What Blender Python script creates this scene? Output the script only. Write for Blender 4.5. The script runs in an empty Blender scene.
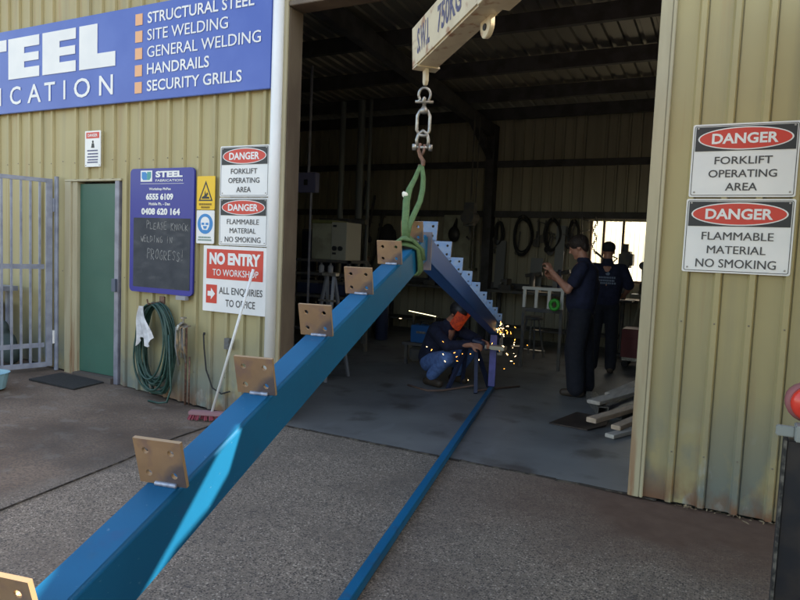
import bpy, bmesh, math, random
from math import sin, cos, pi, radians, sqrt, atan2, tan
from mathutils import Vector, Matrix, Euler
random.seed(7)
S = bpy.context.scene
C = S.collection

# ------------------------------------------------------------------ camera
cam_d = bpy.data.cameras.new("camera"); cam = bpy.data.objects.new("camera", cam_d); C.objects.link(cam)
YAW, PITCH, ROLL = 0.474508, 0.0750281, 0.0422327
f_ = Vector((-sin(YAW)*cos(PITCH), cos(YAW)*cos(PITCH), -sin(PITCH)))
r_ = Vector((cos(YAW), sin(YAW), 0)); u_ = r_.cross(f_)
cr = cos(ROLL)*r_ + sin(ROLL)*u_; cu = -sin(ROLL)*r_ + cos(ROLL)*u_
m = Matrix((cr, cu, -f_)).transposed().to_4x4(); m.translation = (0, 0, 1.57)
cam.matrix_world = m
cam_d.sensor_fit = 'HORIZONTAL'; cam_d.sensor_width = 36; cam_d.lens = 36*650.06/800
cam_d.clip_start = 0.05; cam_d.clip_end = 800
S.camera = cam

# ------------------------------------------------------------------ light
SUN_AZ, SUN_EL = radians(30), radians(40)        # azimuth measured from +X towards +Y
TO_SUN = Vector((cos(SUN_EL)*cos(SUN_AZ), cos(SUN_EL)*sin(SUN_AZ), sin(SUN_EL)))
w = bpy.data.worlds.new("World"); S.world = w; w.use_nodes = True
nt = w.node_tree; bg = nt.nodes['Background']
sky = nt.nodes.new('ShaderNodeTexSky'); sky.sky_type = 'NISHITA'; sky.sun_disc = False
sky.sun_elevation = SUN_EL; sky.sun_rotation = pi/2 - SUN_AZ; sky.air_density = 1.2; sky.dust_density = 2.5
nt.links.new(sky.outputs[0], bg.inputs[0]); bg.inputs[1].default_value = 0.15
sd = bpy.data.lights.new("sun", 'SUN'); sd.energy = 4.2; sd.angle = radians(0.3); sd.color = (1, .95, .86)
so = bpy.data.objects.new("sun", sd); C.objects.link(so); so.rotation_euler = TO_SUN.to_track_quat('Z', 'Y').to_euler()
S.view_settings.view_transform = 'Standard'; S.view_settings.look = 'None'
S.view_settings.gamma = 1; S.view_settings.use_curve_mapping = False
S.view_settings.exposure = 1.92
S.view_settings.use_white_balance = True; S.view_settings.white_balance_temperature = 7700; S.view_settings.white_balance_tint = 10
S.cycles.max_bounces = 8; S.cycles.diffuse_bounces = 5

# ------------------------------------------------------------------ materials
MATS = {}
def mat(name, col, rough=.6, metal=0., col2=None, scale=4., lo=.4, hi=.6, bump=0., bscale=60., stretch=(1,1,1),
        emit=None, estr=1., detail=6., trans=0., spec=None):
    if name in MATS: return MATS[name]
    mt = bpy.data.materials.new(name); mt.use_nodes = True; MATS[name] = mt
    n = mt.node_tree.nodes; l = mt.node_tree.links; p = n['Principled BSDF']
    p.inputs['Base Color'].default_value = (*col, 1); p.inputs['Roughness'].default_value = rough
    p.inputs['Metallic'].default_value = metal
    if spec is not None: p.inputs['Specular IOR Level'].default_value = spec
    geo = n.new('ShaderNodeNewGeometry'); mp = n.new('ShaderNodeMapping'); mp.inputs['Scale'].default_value = stretch
    l.new(geo.outputs['Position'], mp.inputs[0])
    if col2:
        no = n.new('ShaderNodeTexNoise'); no.inputs['Scale'].default_value = scale; no.inputs['Detail'].default_value = detail
        l.new(mp.outputs[0], no.inputs[0])
        mr = n.new('ShaderNodeMapRange'); mr.inputs[1].default_value = lo; mr.inputs[2].default_value = hi
        l.new(no.outputs[0], mr.inputs[0])
        mx = n.new('ShaderNodeMix'); mx.data_type = 'RGBA'
        mx.inputs[6].default_value = (*col, 1); mx.inputs[7].default_value = (*col2, 1)
        l.new(mr.outputs[0], mx.inputs[0]); l.new(mx.outputs[2], p.inputs['Base Color'])
    if bump:
        nb = n.new('ShaderNodeTexNoise'); nb.inputs['Scale'].default_value = bscale; l.new(mp.outputs[0], nb.inputs[0])
        b = n.new('ShaderNodeBump'); b.inputs['Strength'].default_value = bump; b.inputs['Distance'].default_value = .01
        l.new(nb.outputs[0], b.inputs['Height']); l.new(b.outputs[0], p.inputs['Normal'])
    if emit:
        p.inputs['Emission Color'].default_value = (*emit, 1); p.inputs['Emission Strength'].default_value = estr
    return mt

def layers(mt, specs):
    """stack extra noise masked colours on the base colour; spec = (col, scale, stretch, lo, hi, zlo, zhi, amount, offset)"""
    n = mt.node_tree.nodes; l = mt.node_tree.links; p = n['Principled BSDF']
    geo = n.new('ShaderNodeNewGeometry')
    for (col, scale, st, lo, hi, z0, z1, amt, off) in specs:
        mp = n.new('ShaderNodeMapping'); mp.inputs['Scale'].default_value = st; mp.inputs['Location'].default_value = (off, off, off)
        l.new(geo.outputs['Position'], mp.inputs[0])
        no = n.new('ShaderNodeTexNoise'); no.inputs['Scale'].default_value = scale; no.inputs['Detail'].default_value = 5
        l.new(mp.outputs[0], no.inputs[0])
        mr = n.new('ShaderNodeMapRange'); mr.inputs[1].default_value = lo; mr.inputs[2].default_value = hi
        mr.inputs[4].default_value = amt
        l.new(no.outputs[0], mr.inputs[0]); fac = mr.outputs[0]
        if z0 is not None:
            sp = n.new('ShaderNodeSeparateXYZ'); l.new(geo.outputs['Position'], sp.inputs[0])
            mz = n.new('ShaderNodeMapRange'); mz.inputs[1].default_value = z0; mz.inputs[2].default_value = z1
            l.new(sp.outputs[2], mz.inputs[0])
            mu = n.new('ShaderNodeMath'); mu.operation = 'MULTIPLY'; l.new(fac, mu.inputs[0]); l.new(mz.outputs[0], mu.inputs[1]); fac = mu.outputs[0]
        mx = n.new('ShaderNodeMix'); mx.data_type = 'RGBA'; l.new(fac, mx.inputs[0])
        src = p.inputs['Base Color']
        if src.is_linked: l.new(src.links[0].from_socket, mx.inputs[6])
        else: mx.inputs[6].default_value = src.default_value[:]
        mx.inputs[7].default_value = (*col, 1); l.new(mx.outputs[2], src)
    return mt

WALL = layers(mat('cream_cladding', (.43, .362, .182), .5, 0, (.38, .316, .158), 1.1, .35, .7, .08, 6), [
    ((.27, .24, .14), 1.0, (9, 9, .35), .52, .75, None, 0, .55, 0),
    ((.36, .18, .07), 1.0, (14, 14, .5), .60, .75, None, 0, .42, 9),
    ((.22, .215, .15), 1.5, (2, 2, .8), .25, .60, 1.7, .3, .55, 15), ((.14, .175, .17), 2.6, (1.6, 1.6, 1.0), .38, .52, .80, .10, .9, 3), ((.33, .36, .34), 9, (1, 1, .5), .60, .66, .6, .1, .6, 8),
    ((.20, .095, .05), 3.2, (2, 2, 1.2), .42, .56, .26, .02, .95, 5)])
INWALL = mat('inner_cladding', (.36, .33, .245), .6, 0, (.26, .24, .18), 1.2, .3, .7, stretch=(6, 6, .5))
ROOFM = mat('roof_sheet', (.21, .195, .165), .5, .1)
PURLM = mat('dark_steel_section', (.075, .073, .078), .7, .1, (.05, .048, .047), 5)
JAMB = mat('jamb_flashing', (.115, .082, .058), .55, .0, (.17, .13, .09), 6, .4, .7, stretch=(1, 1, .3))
JAMB2 = layers(mat('jamb_flashing_pale', (.45, .40, .27), .5, 0, (.36, .31, .20), 3, .4, .7, stretch=(3, 3, .4)), [
    ((.26, .11, .05), 3.0, (6, 6, .6), .50, .62, 1.1, .0, .8, 2)])
WHITE = mat('white_enamel', (.80, .80, .80), .35, 0, (.74, .75, .76), 3)
OFFW = mat('white_pipe', (.78, .79, .80), .35, 0, (.66, .66, .63), 3, .5, .8, stretch=(1, 1, .3))
BLACK = mat('black_print', (.025, .027, .032), .5)
CHAR = mat('charcoal_print', (.06, .06, .065), .5)
RED = mat('red_print', (.62, .045, .03), .4)
BLUESIGN = mat('blue_sign_face', (.045, .10, .43), .35, 0, (.06, .12, .46), 2)
BLUEBOARD = mat('blue_board_face', (.018, .025, .27), .35)
ORANGE = mat('orange_square', (.80, .42, .22), .5)
CHALKB = layers(mat('chalkboard', (.035, .04, .05), .8, 0, (.06, .065, .075), 6, .35, .7), [
    ((.13, .135, .14), 5.0, (1, 1, 2.5), .55, .75, None, 0, .5, 1)])
CHALK = mat('chalk', (.42, .42, .41), .9, 0, (.13, .13, .13), 60, .35, .7)
YELL = mat('yellow_sign_face', (.85, .52, .02), .4)
BLUEDISC = mat('blue_disc', (.01, .22, .55), .4)
GREEND = layers(mat('green_door_paint', (.035, .115, .085), .4, 0, (.045, .135, .10), 1.5), [((.06, .10, .08), 6, (1, 1, .3), .55, .7, .6, .1, .6, 0)])
LILAC = mat('lilac_galv_frame', (.30, .30, .36), .45, .3, (.22, .22, .27), 8)
GALV = mat('gate_grey_paint', (.27, .30, .38), .45, .2, (.18, .20, .27), 10, .4, .7)
BEAM = layers(mat('blue_beam_paint', (.001, .118, .265), .45, 0, (.001, .104, .235), 3, spec=.2), [
    ((.02, .09, .22), 14, (1, 1, 1), .62, .70, None, 0, .5, 3), ((.10, .22, .34), 45, (1, 1, 2.5), .68, .74, None, 0, .6, 7), ((.09, .075, .06), 5, (1, 1, 1), .62, .80, None, 0, .45, 12)])
BEAM2 = mat('blue_beam_paint_shaded', (.006, .09, .33), .45, spec=.35)  # darker navy of the dim interior's reflection put into the paint colour
RUSTP = layers(mat('bare_plate', (.36, .225, .13), .45, .3, (.27, .165, .095), 9, .35, .7, .1, 50), [
    ((.24, .15, .12), 18, (1, 1, 1), .52, .66, None, 0, .8, 3)])
PLATEE = mat('plate_cut_edge', (.40, .27, .16), .55, .3)
PLATEG = mat('primed_plate', (.12, .21, .36), .5, .2, (.19, .25, .34), 20)
WELD = mat('weld_bead', (.42, .47, .58), .45, .5, (.25, .28, .36), 60)
STEELG = mat('galvanised_steel', (.42, .42, .40), .4, .7, (.25, .23, .21), 30)
RUSTH = mat('rusty_hook', (.24, .13, .095), .6, .4, (.12, .075, .06), 40)
SLING = mat('green_webbing', (.10, .185, .075), .85, 0, (.065, .13, .055), 45, .3, .7, .3, 200)
JIBM = layers(mat('cream_jib_paint', (.62, .53, .37), .45, 0, (.52, .43, .29), 8, .4, .7), [
    ((.30, .13, .06), 12, (1, 1, 1), .58, .68, None, 0, .85, 3)])
BLKST = mat('black_steel', (.02, .022, .028), .5, .3, (.04, .035, .035), 12)
DARK = mat('dark_machine', (.07, .07, .078), .65, .1, (.11, .10, .085), 9)
DARKB = mat('dark_blue_machine', (.025, .035, .08), .5, .1)
HOSE = mat('green_hose', (.014, .050, .042), .45, 0, (.02, .068, .055), 30)
CREAMCAB = mat('cream_cabinet', (.34, .34, .26), .5, 0, (.25, .25, .19), 6)
NAVY = mat('navy_cloth', (.007, .010, .030), .9, 0, (.012, .016, .045), 20, bump=.9, bscale=9)
NAVYT = mat('navy_trouser_cloth', (.008, .010, .018), .9, 0, (.012, .014, .024), 20, bump=1., bscale=8)
DENIM = mat('light_denim', (.10, .20, .48), .9, 0, (.07, .14, .35), 25, bump=.3, bscale=40)
SKIN = mat('skin', (.46, .22, .15), .5, 0, (.40, .18, .12), 20)
HAIR = mat('dark_hair', (.016, .009, .007), .6, 0, (.03, .017, .012), 80, bump=.8, bscale=120)
BOOT = mat('boot_leather', (.05, .035, .025), .6)
TIMBER = mat('weathered_timber', (.66, .50, .37), .8, 0, (.46, .34, .25), 3, .3, .7, .3, 40, stretch=(8, 1, 8))
TIMBERG = mat('grey_timber', (.62, .57, .51), .85, 0, (.42, .38, .34), 3, .3, .7, .3, 40, stretch=(8, 1, 8))
REDBOX = mat('red_toolbox_paint', (.16, .01, .02), .4)
GREENP = mat('bright_green_plastic', (.03, .45, .05), .5)
REDLAMP = mat('red_lens', (.75, .05, .03), .2)
RAG = mat('white_rag', (.70, .71, .74), .9, 0, (.50, .50, .52), 12)
TAN = mat('tan_strap', (.30, .20, .11), .8, 0, (.12, .11, .09), 22, .4, .6)
PINK = mat('pink_bristle', (.30, .06, .09), .9)
RUBBER = mat('black_rubber', (.02, .02, .022), .85, 0, (.03, .03, .03), 60, bump=.4, bscale=90)
PALEBLUE = mat('pale_blue_plastic', (.22, .40, .48), .4)

def ground_mat():
    mt = bpy.data.materials.new('exposed_aggregate_concrete'); mt.use_nodes = True
    n = mt.node_tree.nodes; l = mt.node_tree.links; p = n['Principled BSDF']; p.inputs['Roughness'].default_value = .85
    geo = n.new('ShaderNodeNewGeometry')
    def noise(sc, det=4, rough=.5):
        x = n.new('ShaderNodeTexNoise'); x.inputs['Scale'].default_value = sc; x.inputs['Detail'].default_value = det; x.inputs['Roughness'].default_value = rough
        l.new(geo.outputs['Position'], x.inputs[0]); return x.outputs[0]
    def rng(s, a, b, c=0., d=1.):
        x = n.new('ShaderNodeMapRange'); [x.inputs.__getitem__(i+1).__setattr__('default_value', v) for i, v in enumerate((a, b, c, d))]; l.new(s, x.inputs[0]); return x.outputs[0]
    def mix(fac, a, b):
        x = n.new('ShaderNodeMix'); x.data_type = 'RGBA'
        if isinstance(fac, float): x.inputs[0].default_value = fac
        else: l.new(fac, x.inputs[0])
        for i, v in ((6, a), (7, b)):
            if isinstance(v, tuple): x.inputs[i].default_value = (*v, 1)
            else: l.new(v, x.inputs[i])
        return x.outputs[2]
    vo = n.new('ShaderNodeTexVoronoi'); vo.inputs['Scale'].default_value = 88; l.new(geo.outputs['Position'], vo.inputs[0])
    sep = n.new('ShaderNodeSeparateColor'); l.new(vo.outputs['Color'], sep.inputs[0])
    cr_ = n.new('ShaderNodeValToRGB'); l.new(sep.outputs[0], cr_.inputs[0]); e = cr_.color_ramp; e.interpolation = 'CONSTANT'
    e.elements[0].position = 0; e.elements[0].color = (.042, .036, .033, 1); e.elements[1].position = .20; e.elements[1].color = (.088, .074, .064, 1)
    for ps, c_ in ((.36, (.19, .152, .124)), (.60, (.285, .230, .186)), (.82, (.40, .325, .262)), (.94, (.54, .46, .38))):
        q = e.elements.new(ps); q.color = (*c_, 1)
    fine = mix(rng(noise(150, 3, .6), .38, .62), (.108, .086, .070), (.31, .252, .202))
    ag = mix(rng(vo.outputs['Distance'], .30, .62), cr_.outputs[0], fine)
    ag = mix(.15, ag, fine)
    v2 = n.new('ShaderNodeTexVoronoi'); v2.inputs['Scale'].default_value = 70; l.new(geo.outputs['Position'], v2.inputs[0])
    s2 = n.new('ShaderNodeSeparateColor'); l.new(v2.outputs['Color'], s2.inputs[0])
    pit = n.new('ShaderNodeMath'); pit.operation = 'MULTIPLY'; l.new(rng(s2.outputs[1], .68, .72), pit.inputs[0]); l.new(rng(v2.outputs['Distance'], .42, .30), pit.inputs[1])
    ag = mix(pit.outputs[0], ag, (.045, .038, .034))
    ag = mix(rng(noise(2.2, 5, .6), .42, .70, 0, .50), ag, (.105, .086, .074))
    ag = mix(rng(noise(11, 4, .6), .62, .70, 0, .65), ag, (.055, .050, .048))
    smooth = mix(rng(noise(1.6, 5), .35, .65), (.105, .070, .050), (.21, .152, .115))
    smooth = mix(rng(noise(60, 4), .40, .62, 0, .6), smooth, (.065, .054, .048)); smooth = mix(rng(noise(7, 4), .58, .68, 0, .5), smooth, (.20, .175, .155))
    # wear: patches of the fine laitance still cover the aggregate; left slab smooth; rust brown dirt along the wall foot
    sp = n.new('ShaderNodeSeparateXYZ'); l.new(geo.outputs['Position'], sp.inputs[0])
    left = rng(sp.outputs[0], -3.70, -3.95)
    col = mix(rng(noise(.9, 4), .55, .75, 0, .55), ag, smooth)
    col = mix(left, col, smooth)
    ma = n.new('ShaderNodeMath'); ma.operation = 'ADD'; l.new(sp.outputs[1], ma.inputs[0]); l.new(rng(noise(1.7, 4), 0, 1, -.8, .8), ma.inputs[1])
    dirt = rng(ma.outputs[0], 3.25, 4.1)
    xr = rng(sp.outputs[0], -1.9, -.6); mu = n.new('ShaderNodeMath'); mu.operation = 'MULTIPLY'; l.new(dirt, mu.inputs[0]); l.new(xr, mu.inputs[1])
    col = mix(mu.outputs[0], col, mix(noise(9, 5), (.080, .043, .031), (.165, .105, .078)))
    # oil stains
    col = mix(rng(noise(.55, 3), .60, .74, 0, .6), col, (.05, .045, .042))
    l.new(col, p.inputs['Base Color'])
    bp = n.new('ShaderNodeBump'); bp.inputs['Strength'].default_value = .5; bp.inputs['Distance'].default_value = .004
    l.new(fine, bp.inputs['Height']); l.new(bp.outputs[0], p.inputs['Normal'])
    return mt
GROUND = ground_mat()
FLOOR = layers(mat('workshop_floor_concrete', (.20, .205, .205), .5, 0, (.14, .142, .145), 1.4, .35, .65, .05, 10), [
    ((.05, .04, .035), 2.5, (1, 1, 1), .55, .7, None, 0, .7, 4), ((.22, .23, .24), 5, (1, .3, 1), .6, .72, None, 0, .4, 8)])
FARG = mat('far_ground', (.17, .16, .14), .9, 0, (.10, .12, .06), .15, .45, .55)

# ------------------------------------------------------------------ mesh helpers
class MB:
    def __init__(s): s.v = []; s.f = []; s.mi = []; s.marks = []
    def add(s, vs, fs, mi=0):
        o = len(s.v); s.v += [tuple(v) for v in vs]; s.f += [tuple(i+o for i in f) for f in fs]; s.mi += [mi]*len(fs); return s
    def box(s, a, b, mi=0, M=None):
        x0, y0, z0 = a; x1, y1, z1 = b
        vs = [Vector(p) for p in ((x0,y0,z0),(x1,y0,z0),(x1,y1,z0),(x0,y1,z0),(x0,y0,z1),(x1,y0,z1),(x1,y1,z1),(x0,y1,z1))]
        if M is not None: vs = [M @ v for v in vs]
        return s.add(vs, [(0,3,2,1),(4,5,6,7),(0,1,5,4),(1,2,6,5),(2,3,7,6),(3,0,4,7)], mi)
    def beam(s, a, b, wd, h, up=(0,0,1), mi=0):
        """box bar from a to b, wd across, h along up"""
        a = Vector(a); b = Vector(b); d = (b-a).normalized(); up = Vector(up)
        sd_ = d.cross(up)
        if sd_.length < 1e-4: sd_ = Vector((1, 0, 0))
        sd_.normalize(); uu = sd_.cross(d)
        vs = []
        for p in (a, b):
            for i, j in ((-1,-1),(1,-1),(1,1),(-1,1)): vs.append(p + sd_*(i*wd/2) + uu*(j*h/2))
        return s.add(vs, [(0,1,2,3),(7,6,5,4),(0,4,5,1),(1,5,6,2),(2,6,7,3),(3,7,4,0)], mi)
    def tube(s, pts, r, n=10, mi=0, closed=False, flat=None):
        """tube along points; r a number or a list; flat=(a,b) gives an elliptic section"""
        pts = [Vector(p) for p in pts]; N = len(pts); rs = r if isinstance(r, (list, tuple)) else [r]*N
        vs = []; prev = None
        for i, p in enumerate(pts):
            t = (pts[(i+1) % N]-pts[i-1]) if closed else (pts[min(i+1, N-1)]-pts[max(i-1, 0)])
            t.normalize()
            if prev is None:
                up = Vector((0,0,1)) if abs(t.z) < .9 else Vector((0,1,0))
                prev = t.cross(up).normalized()
            x = (prev - t*prev.dot(t)).normalized(); prev = x; y = t.cross(x)
            for k in range(n):
                a = 2*pi*k/n; ca, sa = cos(a), sin(a)
                if flat: ca *= flat[0]; sa *= flat[1]
                vs.append(p + (x*ca + y*sa)*rs[i])
        fs = []
        R = N if closed else N-1
        for i in range(R):
            j = (i+1) % N
            for k in range(n): fs.append((i*n+k, i*n+(k+1) % n, j*n+(k+1) % n, j*n+k))
        if not closed: fs += [tuple(range(n-1, -1, -1)), tuple((N-1)*n+k for k in range(n))]
        return s.add(vs, fs, mi)
    def lathe(s, prof, c, n=16, mi=0, axis='z'):
        vs = []; c = Vector(c)
        for (r, h) in prof:
            for k in range(n):
                a = 2*pi*k/n; v = Vector((r*cos(a), r*sin(a), h))
                if axis == 'y': v = Vector((v.x, v.z, v.y))
                if axis == 'x': v = Vector((v.z, v.x, v.y))
                vs.append(c+v)
        fs = []
        for i in range(len(prof)-1):
            for k in range(n): fs.append((i*n+k, i*n+(k+1) % n, (i+1)*n+(k+1) % n, (i+1)*n+k))
        fs += [tuple(range(n-1, -1, -1)), tuple((len(prof)-1)*n+k for k in range(n))]
        return s.add(vs, fs, mi)
    def prism(s, poly, y0, y1, mi=0, M=None):
        """polygon in XZ extruded along y"""
        n = len(poly); vs = [Vector((x, y0, z)) for x, z in poly]+[Vector((x, y1, z)) for x, z in poly]
        if M is not None: vs = [M @ v for v in vs]
        fs = [tuple(range(n)), tuple(range(2*n-1, n-1, -1))]+[(i, i+n, (i+1) % n+n, (i+1) % n) for i in range(n)]
        return s.add(vs, fs, mi)
    def sheet(s, prof, z0, z1, th=.0015, top=None, mi=0):
        """corrugated sheet: profile (x,y) extruded between z0 and z1 (or z functions)"""
        n = len(prof); vs = []
        for dy in (0, th):
            for x, y in prof: vs.append((x, y+dy, z0(x) if callable(z0) else z0))
            for x, y in prof: vs.append((x, y+dy, z1(x) if callable(z1) else z1))
        fs = []
        for i in range(n-1):
            fs.append((i, i+1, n+i+1, n+i)); fs.append((2*n+i+1, 2*n+i, 3*n+i, 3*n+i+1))
            fs.append((n+i, n+i+1, 3*n+i+1, 3*n+i)); fs.append((i+1, i, 2*n+i, 2*n+i+1))
        fs += [(0, n, 3*n, 2*n), (n-1, 3*n-1, 4*n-1, 2*n-1)]
        return s.add(vs, fs, mi)
    def build(s, name, mats, parent=None, smooth=False, bevel=0., loc=None):
        if name == 'lettering' and 1 < len(s.marks) <= 6:            # each line of writing is a part of its own
            cuts = [mk for mk in s.marks]+[(len(s.v), len(s.f))]; cuts[0] = (0, 0); o = None
            for (v0, f0), (v1, f1) in zip(cuts, cuts[1:]):
                q = MB(); q.v = s.v[v0:v1]; q.f = [tuple(i-v0 for i in f) for f in s.f[f0:f1]]; q.mi = s.mi[f0:f1]; o = q.build(name, mats, parent)
            return o
        me = bpy.data.meshes.new(name); me.from_pydata(s.v, [], s.f); me.update()
        if not isinstance(mats, (list, tuple)): mats = [mats]
        for x in mats: me.materials.append(x)
        me.polygons.foreach_set('material_index', s.mi)
        bm = bmesh.new(); bm.from_mesh(me); bmesh.ops.recalc_face_normals(bm, faces=bm.faces)
        if bevel: bmesh.ops.bevel(bm, geom=bm.edges[:], offset=bevel, segments=2, affect='EDGES', clamp_overlap=True)
        bm.to_mesh(me); bm.free()
        if smooth: me.polygons.foreach_set('use_smooth', [True]*len(me.polygons))
        o = bpy.data.objects.new(name, me); C.objects.link(o); o.parent = parent
        return o

def tag(o, label=None, cat=None, group=None, kind=None):
    if label: o['label'] = label
    if cat: o['category'] = cat
    if group: o['group'] = group
    if kind: o['kind'] = kind
    return o
def thing(name, label, cat, group=None):
    o = bpy.data.objects.new(name, None); C.objects.link(o); o.empty_display_size = .1
    return tag(o, label, cat, group)
def copy_tree(o, parent=None):
    c = o.copy(); C.objects.link(c); c.parent = parent
    for ch in [x for x in bpy.data.objects if x.parent == o]: copy_tree(ch, c)
    return c
def base(t, loc):
    """move the empty to the thing's base while its children stay where they are"""
    loc = Vector(loc); t.location = loc
    for ch in [x for x in bpy.data.objects if x.parent == t]: ch.location = Vector(ch.location) - loc

# text as mesh in the XZ plane, fitted to a box
def text_geo(txt, bold=0., shear=0.):
    cu_ = bpy.data.curves.new('t', 'FONT'); cu_.body = txt; cu_.offset = bold; cu_.extrude = 0; cu_.resolution_u = 3; cu_.shear = shear
    o = bpy.data.objects.new('t', cu_); C.objects.link(o)
    dg = bpy.context.evaluated_depsgraph_get(); me = bpy.data.meshes.new_from_object(o.evaluated_get(dg))
    vs = [v.co.copy() for v in me.vertices]; fs = [tuple(p.vertices) for p in me.polygons]
    bpy.data.objects.remove(o); bpy.data.curves.remove(cu_); bpy.data.meshes.remove(me)
    return vs, fs
def add_text(mb, txt, x0, x1, z0, z1, y, bold=0., mi=0, rot=0., shear=0., M=None, mark=True):
    """letters fill the box x0..x1, z0..z1 on plane y (facing -Y)"""
    if mark: mb.marks.append((len(mb.v), len(mb.f)))
    if bold > .004 and bold < .03 and any(ch in txt for ch in 'MW'):
        d = (x1-x0)/max(len(txt), 1)*bold*1.1
        for k, dx in enumerate((-d, 0, d)): add_text(mb, txt, x0+dx, x1+dx, z0, z1, y-.00025*k, 0., mi, rot, shear, M, False)
        return
    vs, fs = text_geo(txt, bold, shear)
    if not vs: return
    ax = min(v.x for v in vs); bx = max(v.x for v in vs); az = min(v.y for v in vs); bz = max(v.y for v in vs)
    out = []
    cx, cz = (x0+x1)/2, (z0+z1)/2
    for v in vs:
        x = x0+(v.x-ax)/(bx-ax)*(x1-x0); z = z0+(v.y-az)/max(bz-az, 1e-6)*(z1-z0)
        if rot: x, z = cx+(x-cx)*cos(rot)-(z-cz)*sin(rot), cz+(x-cx)*sin(rot)+(z-cz)*cos(rot)
        p = Vector((x, y, z)); out.append(M @ p if M is not None else p)
    mb.add(out, fs, mi)

def rrect(x0, x1, z0, z1, r, n=5):
    P = []
    for cx, cz, a0 in ((x1-r, z0+r, -90), (x1-r, z1-r, 0), (x0+r, z1-r, 90), (x0+r, z0+r, 180)):
        for i in range(n+1):
            a = radians(a0+90*i/n); P.append((cx+r*cos(a), cz+r*sin(a)))
    return P
def ell(cx, cz, a, b, n=40): return [(cx+a*cos(2*pi*i/n), cz+b*sin(2*pi*i/n)) for i in range(n)]

# organic union of tapered capsules and ellipsoids
def blob(name, elems, material, parent, voxel=.012, smooth_it=4):
    mb = MB()
    for e in elems:
        if e[0] == 'c':
            _, a, b, ra, rb = e[:5]; a = Vector(a); b = Vector(b); d = b-a; L = d.length; dn = d.normalized()
            pts = []; rs = []
            for k in range(5): t = radians(-90+k*90/4); pts.append(a+dn*ra*sin(t)); rs.append(max(ra*cos(t), 1e-4))
            for k in range(1, 5): pts.append(a+d*(k/5)); rs.append(ra+(rb-ra)*k/5)
            for k in range(5): t = radians(k*90/4); pts.append(b+dn*rb*sin(t)); rs.append(max(rb*cos(t), 1e-4))
            mb.tube(pts, rs, 14, flat=e[5] if len(e) > 5 else None)
        else:
            _, c, r = e[:3]; c = Vector(c); E = e[3] if len(e) > 3 else Matrix.Identity(3)
            n1, n2 = 10, 16; vs = []
            for i in range(1, n1):
                t = pi*i/n1
                for j in range(n2):
                    p = 2*pi*j/n2; vs.append(c+E @ Vector((r[0]*sin(t)*cos(p), r[1]*sin(t)*sin(p), r[2]*cos(t))))
            top = len(vs); vs.append(c+E @ Vector((0, 0, r[2]))); vs.append(c-E @ Vector((0, 0, r[2])))
            fs = []
            for i in range(n1-2):
                for j in range(n2): fs.append((i*n2+j, (i+1)*n2+j, (i+1)*n2+(j+1) % n2, i*n2+(j+1) % n2))
            for j in range(n2):
                fs.append((top, j, (j+1) % n2)); fs.append((top+1, (n1-2)*n2+(j+1) % n2, (n1-2)*n2+j))
            mb.add(vs, fs)
    o = mb.build(name, material, None)
    r = o.modifiers.new('r', 'REMESH'); r.mode = 'VOXEL'; r.voxel_size = voxel
    s = o.modifiers.new('s', 'SMOOTH'); s.factor = .5; s.iterations = smooth_it
    dg = bpy.context.evaluated_depsgraph_get(); me = bpy.data.meshes.new_from_object(o.evaluated_get(dg))
    o.modifiers.clear(); old = o.data; o.data = me; bpy.data.meshes.remove(old); me.name = name
    if not me.materials: me.materials.append(material)
    me.polygons.foreach_set('use_smooth', [True]*len(me.polygons)); o.parent = parent
    return o

YF = 4.53
def gh(x, y=0): return max(0., min(.35, .055*(-4.0-x)))

# ================================================================== SETTING
def grid(name, x0, x1, y0, y1, nx, ny, hf, material):
    vs = []; fs = []
    for j in range(ny+1):
        for i in range(nx+1):
            x = x0+(x1-x0)*i/nx; y = y0+(y1-y0)*j/ny; vs.append((x, y, hf(x, y)))
    for j in range(ny):
        for i in range(nx): a = j*(nx+1)+i; fs.append((a, a+1, a+nx+2, a+nx+1))
    return tag(MB().add(vs, fs).build(name, material), kind='structure')
grid('ground', -250, 250, -250, 250, 2, 2, lambda x, y: -.03, FARG)
def yard_h(x, y): return gh(x)+.004*sin(3.1*x+1.2*y)+.003*sin(2.3*y-1.7*x)-.003-.006*math.exp(-((x+3.7+.09*(4.4-y))/.05)**2)
grid('yard_pavement', -16, 9, -20, 4.545, 250, 60, yard_h, GROUND)
grid('workshop_floor', -9.6, 3.1, 4.547, 12.02, 4, 4, lambda x, y: .006, FLOOR)
jm = mat('joint_filler', (.035, .028, .024), .95, 0, (.09, .075, .06), 14, .5, .6)
j = MB()
pj = [(-3.93, 4.2), (-3.90, 3.75), (-3.77, 3.12), (-3.63, 2.19), (-3.45, 1.0), (-3.2, -1)]
for a, b in zip(pj, pj[1:]): j.beam((a[0], a[1], .002), (b[0], b[1], .001), .009, .008)
tag(j.build('expansion_joint', jm), kind='structure')
j = MB()
x = -3.5
rngj = random.Random(3)
while x < -.5:
    x2 = x+rngj.uniform(.08, .2); j.beam((x, 4.535+rngj.uniform(-.012, .008), .004), (x2, 4.535+rngj.uniform(-.012, .008), .003), .018, .010); x = x2
tag(j.build('threshold_joint', jm), kind='structure')

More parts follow.
